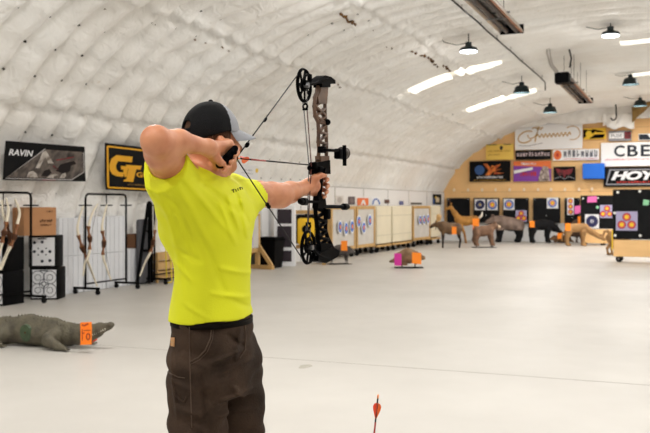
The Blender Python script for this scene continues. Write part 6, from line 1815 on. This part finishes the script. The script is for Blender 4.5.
# nocked arrow
M_carbon = mat('black_carbon', (20, 20, 21), .35); M_vane = mat('red_orange_vane', (235, 75, 40), .5); M_vane2 = mat('orange_vane', (245, 110, 40), .5); M_nockm = mat('orange_nock', (250, 150, 80), .4)
def arrow(a_, b_, label, twist=0.0, group=None):
    d_ = (b_ - a_).normalized(); root = empty('arrow', a_, label, 'arrow', group)
    L_ = (b_ - a_).length; r = .0029
    mb = MB(); mb.tube([a_ + d_ * .012, b_ - d_ * .02], r, 10); mb.build('shaft', M_carbon, root, smooth='all')
    mb = MB(); mb.tube([a_, a_ + d_ * .006, a_ + d_ * .014], [.0030, .0034, .0030], 10); mb.build('nock', M_nockm, root, smooth='all')
    mb = MB(); mb.tube([b_ - d_ * .022, b_ - d_ * .012, b_], [.0031, .0035, .0006], 10); mb.build('point', M_steel, root, smooth='all')
    x_ = d_.orthogonal().normalized(); y_ = d_.cross(x_)
    for k in range(3):
        t = twist + 2 * PI * k / 3; n_ = x_ * math.cos(t) + y_ * math.sin(t); s_ = d_.cross(n_)
        prof = [(.030, .002), (.036, .012), (.046, .0165), (.058, .015), (.075, .008), (.088, .0025), (.088, .002), (.03, .0015)]
        mb = MB(); mb.prism(prof[:6] + [(.088, .001), (.030, .001)], a_, d_, n_, s_, .0012); mb.build('vane', M_vane if k != 1 else M_vane2, root)
    mb = MB(); mb.tube([a_ + d_ * .10, a_ + d_ * .22], r + .0003, 10); mb.build('wrap', mat('red_arrow_wrap', (150, 30, 25), .4), root, smooth='all')
    return root
tipu = bp_(327, 166.6)
arrow(NOCK, Vector((NOCK.x, tipu.y, tipu.z)), 'nocked arrow with red vanes lying across the bow rest', .4)
# arrow standing in a ground tube in front of the camera
a_ = P(378.2, 394.5, 3.1); lowp = P(372.0, 455, 3.12); d_ = (lowp - a_).normalized()
endp = a_ + d_ * .755
arrow(a_, endp, 'upright arrow with orange-red vanes at the bottom of the picture', 1.1)
base = Vector((endp.x, endp.y, 0))
root = empty('ground_quiver', base, 'black tube quiver standing on the floor below the picture edge, holding the upright arrow', 'quiver')
mb = MB(); mb.disc(base + Vector((0, 0, .006)), (0, 0, 1), .11, .012, 32); mb.build('base_plate', M_black, root, smooth=True)
vs = []; fs = []; n = 24
top_ = a_ + d_ * .32; cl = Vector((endp.x, endp.y, .012))
for i in range(n):
    t = 2 * PI * i / n
    for zz_, cc, rr in ((.012, cl, .032), (.46, cl.lerp(Vector((top_.x, top_.y, 0)), 1.0), .036), (.46, cl.lerp(Vector((top_.x, top_.y, 0)), 1.0), .033), (.03, cl, .029)): vs.append((cc.x + rr * math.cos(t), cc.y + rr * math.sin(t), zz_))
for i in range(n):
    for j in range(4): fs.append((4 * i + j, 4 * ((i + 1) % n) + j, 4 * ((i + 1) % n) + (j + 1) % 4, 4 * i + (j + 1) % 4))
mb = MB(); mb.add(vs, fs); mb.build('tube', M_black, root, smooth=True)

# ================================================================== LIGHTS
M_led = emit('lit_lamp_lens', (245, 250, 255), 5.0)
M_lampbody = mat('lamp_housing', (30, 42, 44), .4, .4)
LAMPS = []
def lamp(x, y, z, label, seen=True, r=.19, deep=False):
    root = empty('high_bay_lamp', (x, y, z), label, 'lamp', 'round high-bay lamps under the liner')
    mb = MB(); mb.tube([(x, y, z + .02), (x, y, z + .06), (x, y, z + .09), (x, y, z + .13)], [r, r * .96, r * .55, r * .3], 24)
    if deep: mb.tube([(x, y, z - .10), (x, y, z + .02), (x, y, z + .05)], [r * 1.25, r, r * .9], 24, caps=False)
    for k in range(12):
        a = k * PI / 6; mb.bar((x + r * .3 * math.cos(a), y + r * .3 * math.sin(a), z + .10), (x + r * .85 * math.cos(a), y + r * .85 * math.sin(a), z + .065), .012, .04)
    mb.tube([(x, y, z + .12), (x, y, z + .2)], r * .35, 14)
    mb.build('housing', M_lampbody, root, smooth=True)
    mb = MB(); mb.disc((x, y, z + .008), (0, 0, 1), r * .92, .02, 24); mb.build('lens', M_led, root)
    zt = arch_z(x) - .04
    mb = MB(); mb.tube([(x, y, z + .19), (x, y, zt)], .012, 6); mb.build('hanger', M_black, root)
    mb = MB(); mb.tube([(x - .02, y, z + .19), (x - .35 + .1, y, z + .16), (x - .55, y + .1, z + .26), (x - .62, y + .1, arch_z(x - .62) - .03)], .008, 6); mb.build('power_cable', M_black, root, smooth=True)
    ld = bpy.data.lights.new('lamp_light', 'AREA'); ld.shape = 'DISK'; ld.size = r * 1.8; ld.energy = LAMPW * ((1.7 if x < -3 else .75) if y < 7.5 else .75 if y < 15 else 1.0 if y < 22 else 1.35 if y < 28 else 1.9); ld.color = (1.0, .985, .965); ld.spread = math.radians(165)
    lo = bpy.data.objects.new('lamp_light', ld); COL.objects.link(lo); lo.location = (x, y, z - (.1 if deep else .012)); par(lo, root)
    pd = bpy.data.lights.new('lamp_glow', 'POINT'); pd.energy = ld.energy * (1.1 if y < 15 else .3 if not deep else .5); ld.energy *= .62; pd.color = ld.color; pd.shadow_soft_size = .05
    po = bpy.data.objects.new('lamp_glow', pd); COL.objects.link(po); po.location = (x, y, z - .055); par(po, root)
LAMPW = 74.0
rows_y = [('left', -4.15, [-.4, 5.75, 11.9, 18.0, 24.4, 29.9]), ('right', -1.45, [.9, 7.0, 13.2, 19.4, 26.7, 32.6]),
          ('r2', 1.5, [-.4, 5.75, 11.9, 18.0, 24.4, 29.9]), ('r3', 4.3, [.9, 7.0, 13.2, 19.4, 26.7, 32.6])]
names = {('left', 3): 'round high-bay lamp nearest the camera on the left, left of the long heater end',
         ('left', 4): 'round high-bay lamp in front of the bright skylight strip, left of the ceiling cable',
         ('left', 5): 'small round high-bay lamp just above the white script banner',
         ('right', 3): 'largest bright high-bay lamp at the upper right of the picture',
         ('right', 4): 'dark high-bay lamp at the right edge, the upper of two there',
         ('right', 5): 'dark high-bay lamp at the right edge, the lower one beside the olive canvas flap'}
for rn, x, yl in rows_y:
    for i, y in enumerate(yl):
        if y > 32: z = 4.98
        else: z = arch_z(x) - .38
        if rn in ('left', 'right') and i >= 3: z = 4.62 if rn == 'left' else 5.0
        lamp(x, y, z, names.get((rn, i), 'round high-bay lamp hanging from the liner outside the picture'), deep=i >= 4)

# a little daylight through the translucent skylights
for i, (y, xa, xb) in enumerate(SKY):
    xm = (xa + xb) / 2
    ld = bpy.data.lights.new('skylight_daylight', 'AREA'); ld.shape = 'RECTANGLE'; ld.size = abs(xb - xa); ld.size_y = .3; ld.energy = 18; ld.color = (1, .97, .92)
    lo = bpy.data.objects.new('skylight_daylight', ld); COL.objects.link(lo); lo.location = (xm + .05, y, arch_z(xm) - .2)

# camera
cam = bpy.data.cameras.new('camera'); co = bpy.data.objects.new('camera', cam); COL.objects.link(co)
co.location = (0, 0, CAMZ); co.rotation_euler = (PI / 2, 0, YAW)
cam.sensor_width = 36; cam.lens = FPX / 650 * 36; cam.shift_y = -(216.5 - HOR) / 650
cam.clip_start = .05; cam.clip_end = 200
cam.dof.use_dof = True; cam.dof.focus_distance = 3.1; cam.dof.aperture_fstop = 7.0
scene.camera = co
w = bpy.data.worlds.new('world'); scene.world = w; w.use_nodes = True
w.node_tree.nodes['Background'].inputs['Color'].default_value = (.9, .95, 1, 1); w.node_tree.nodes['Background'].inputs['Strength'].default_value = .35
vs = scene.view_settings; vs.view_transform = 'Standard'; vs.look = 'None'; vs.gamma = 1; vs.use_curve_mapping = False; vs.exposure = 0.04
scene.cycles.use_denoising = True; scene.cycles.max_bounces = 8; scene.cycles.diffuse_bounces = 5; scene.cycles.sample_clamp_indirect = 6
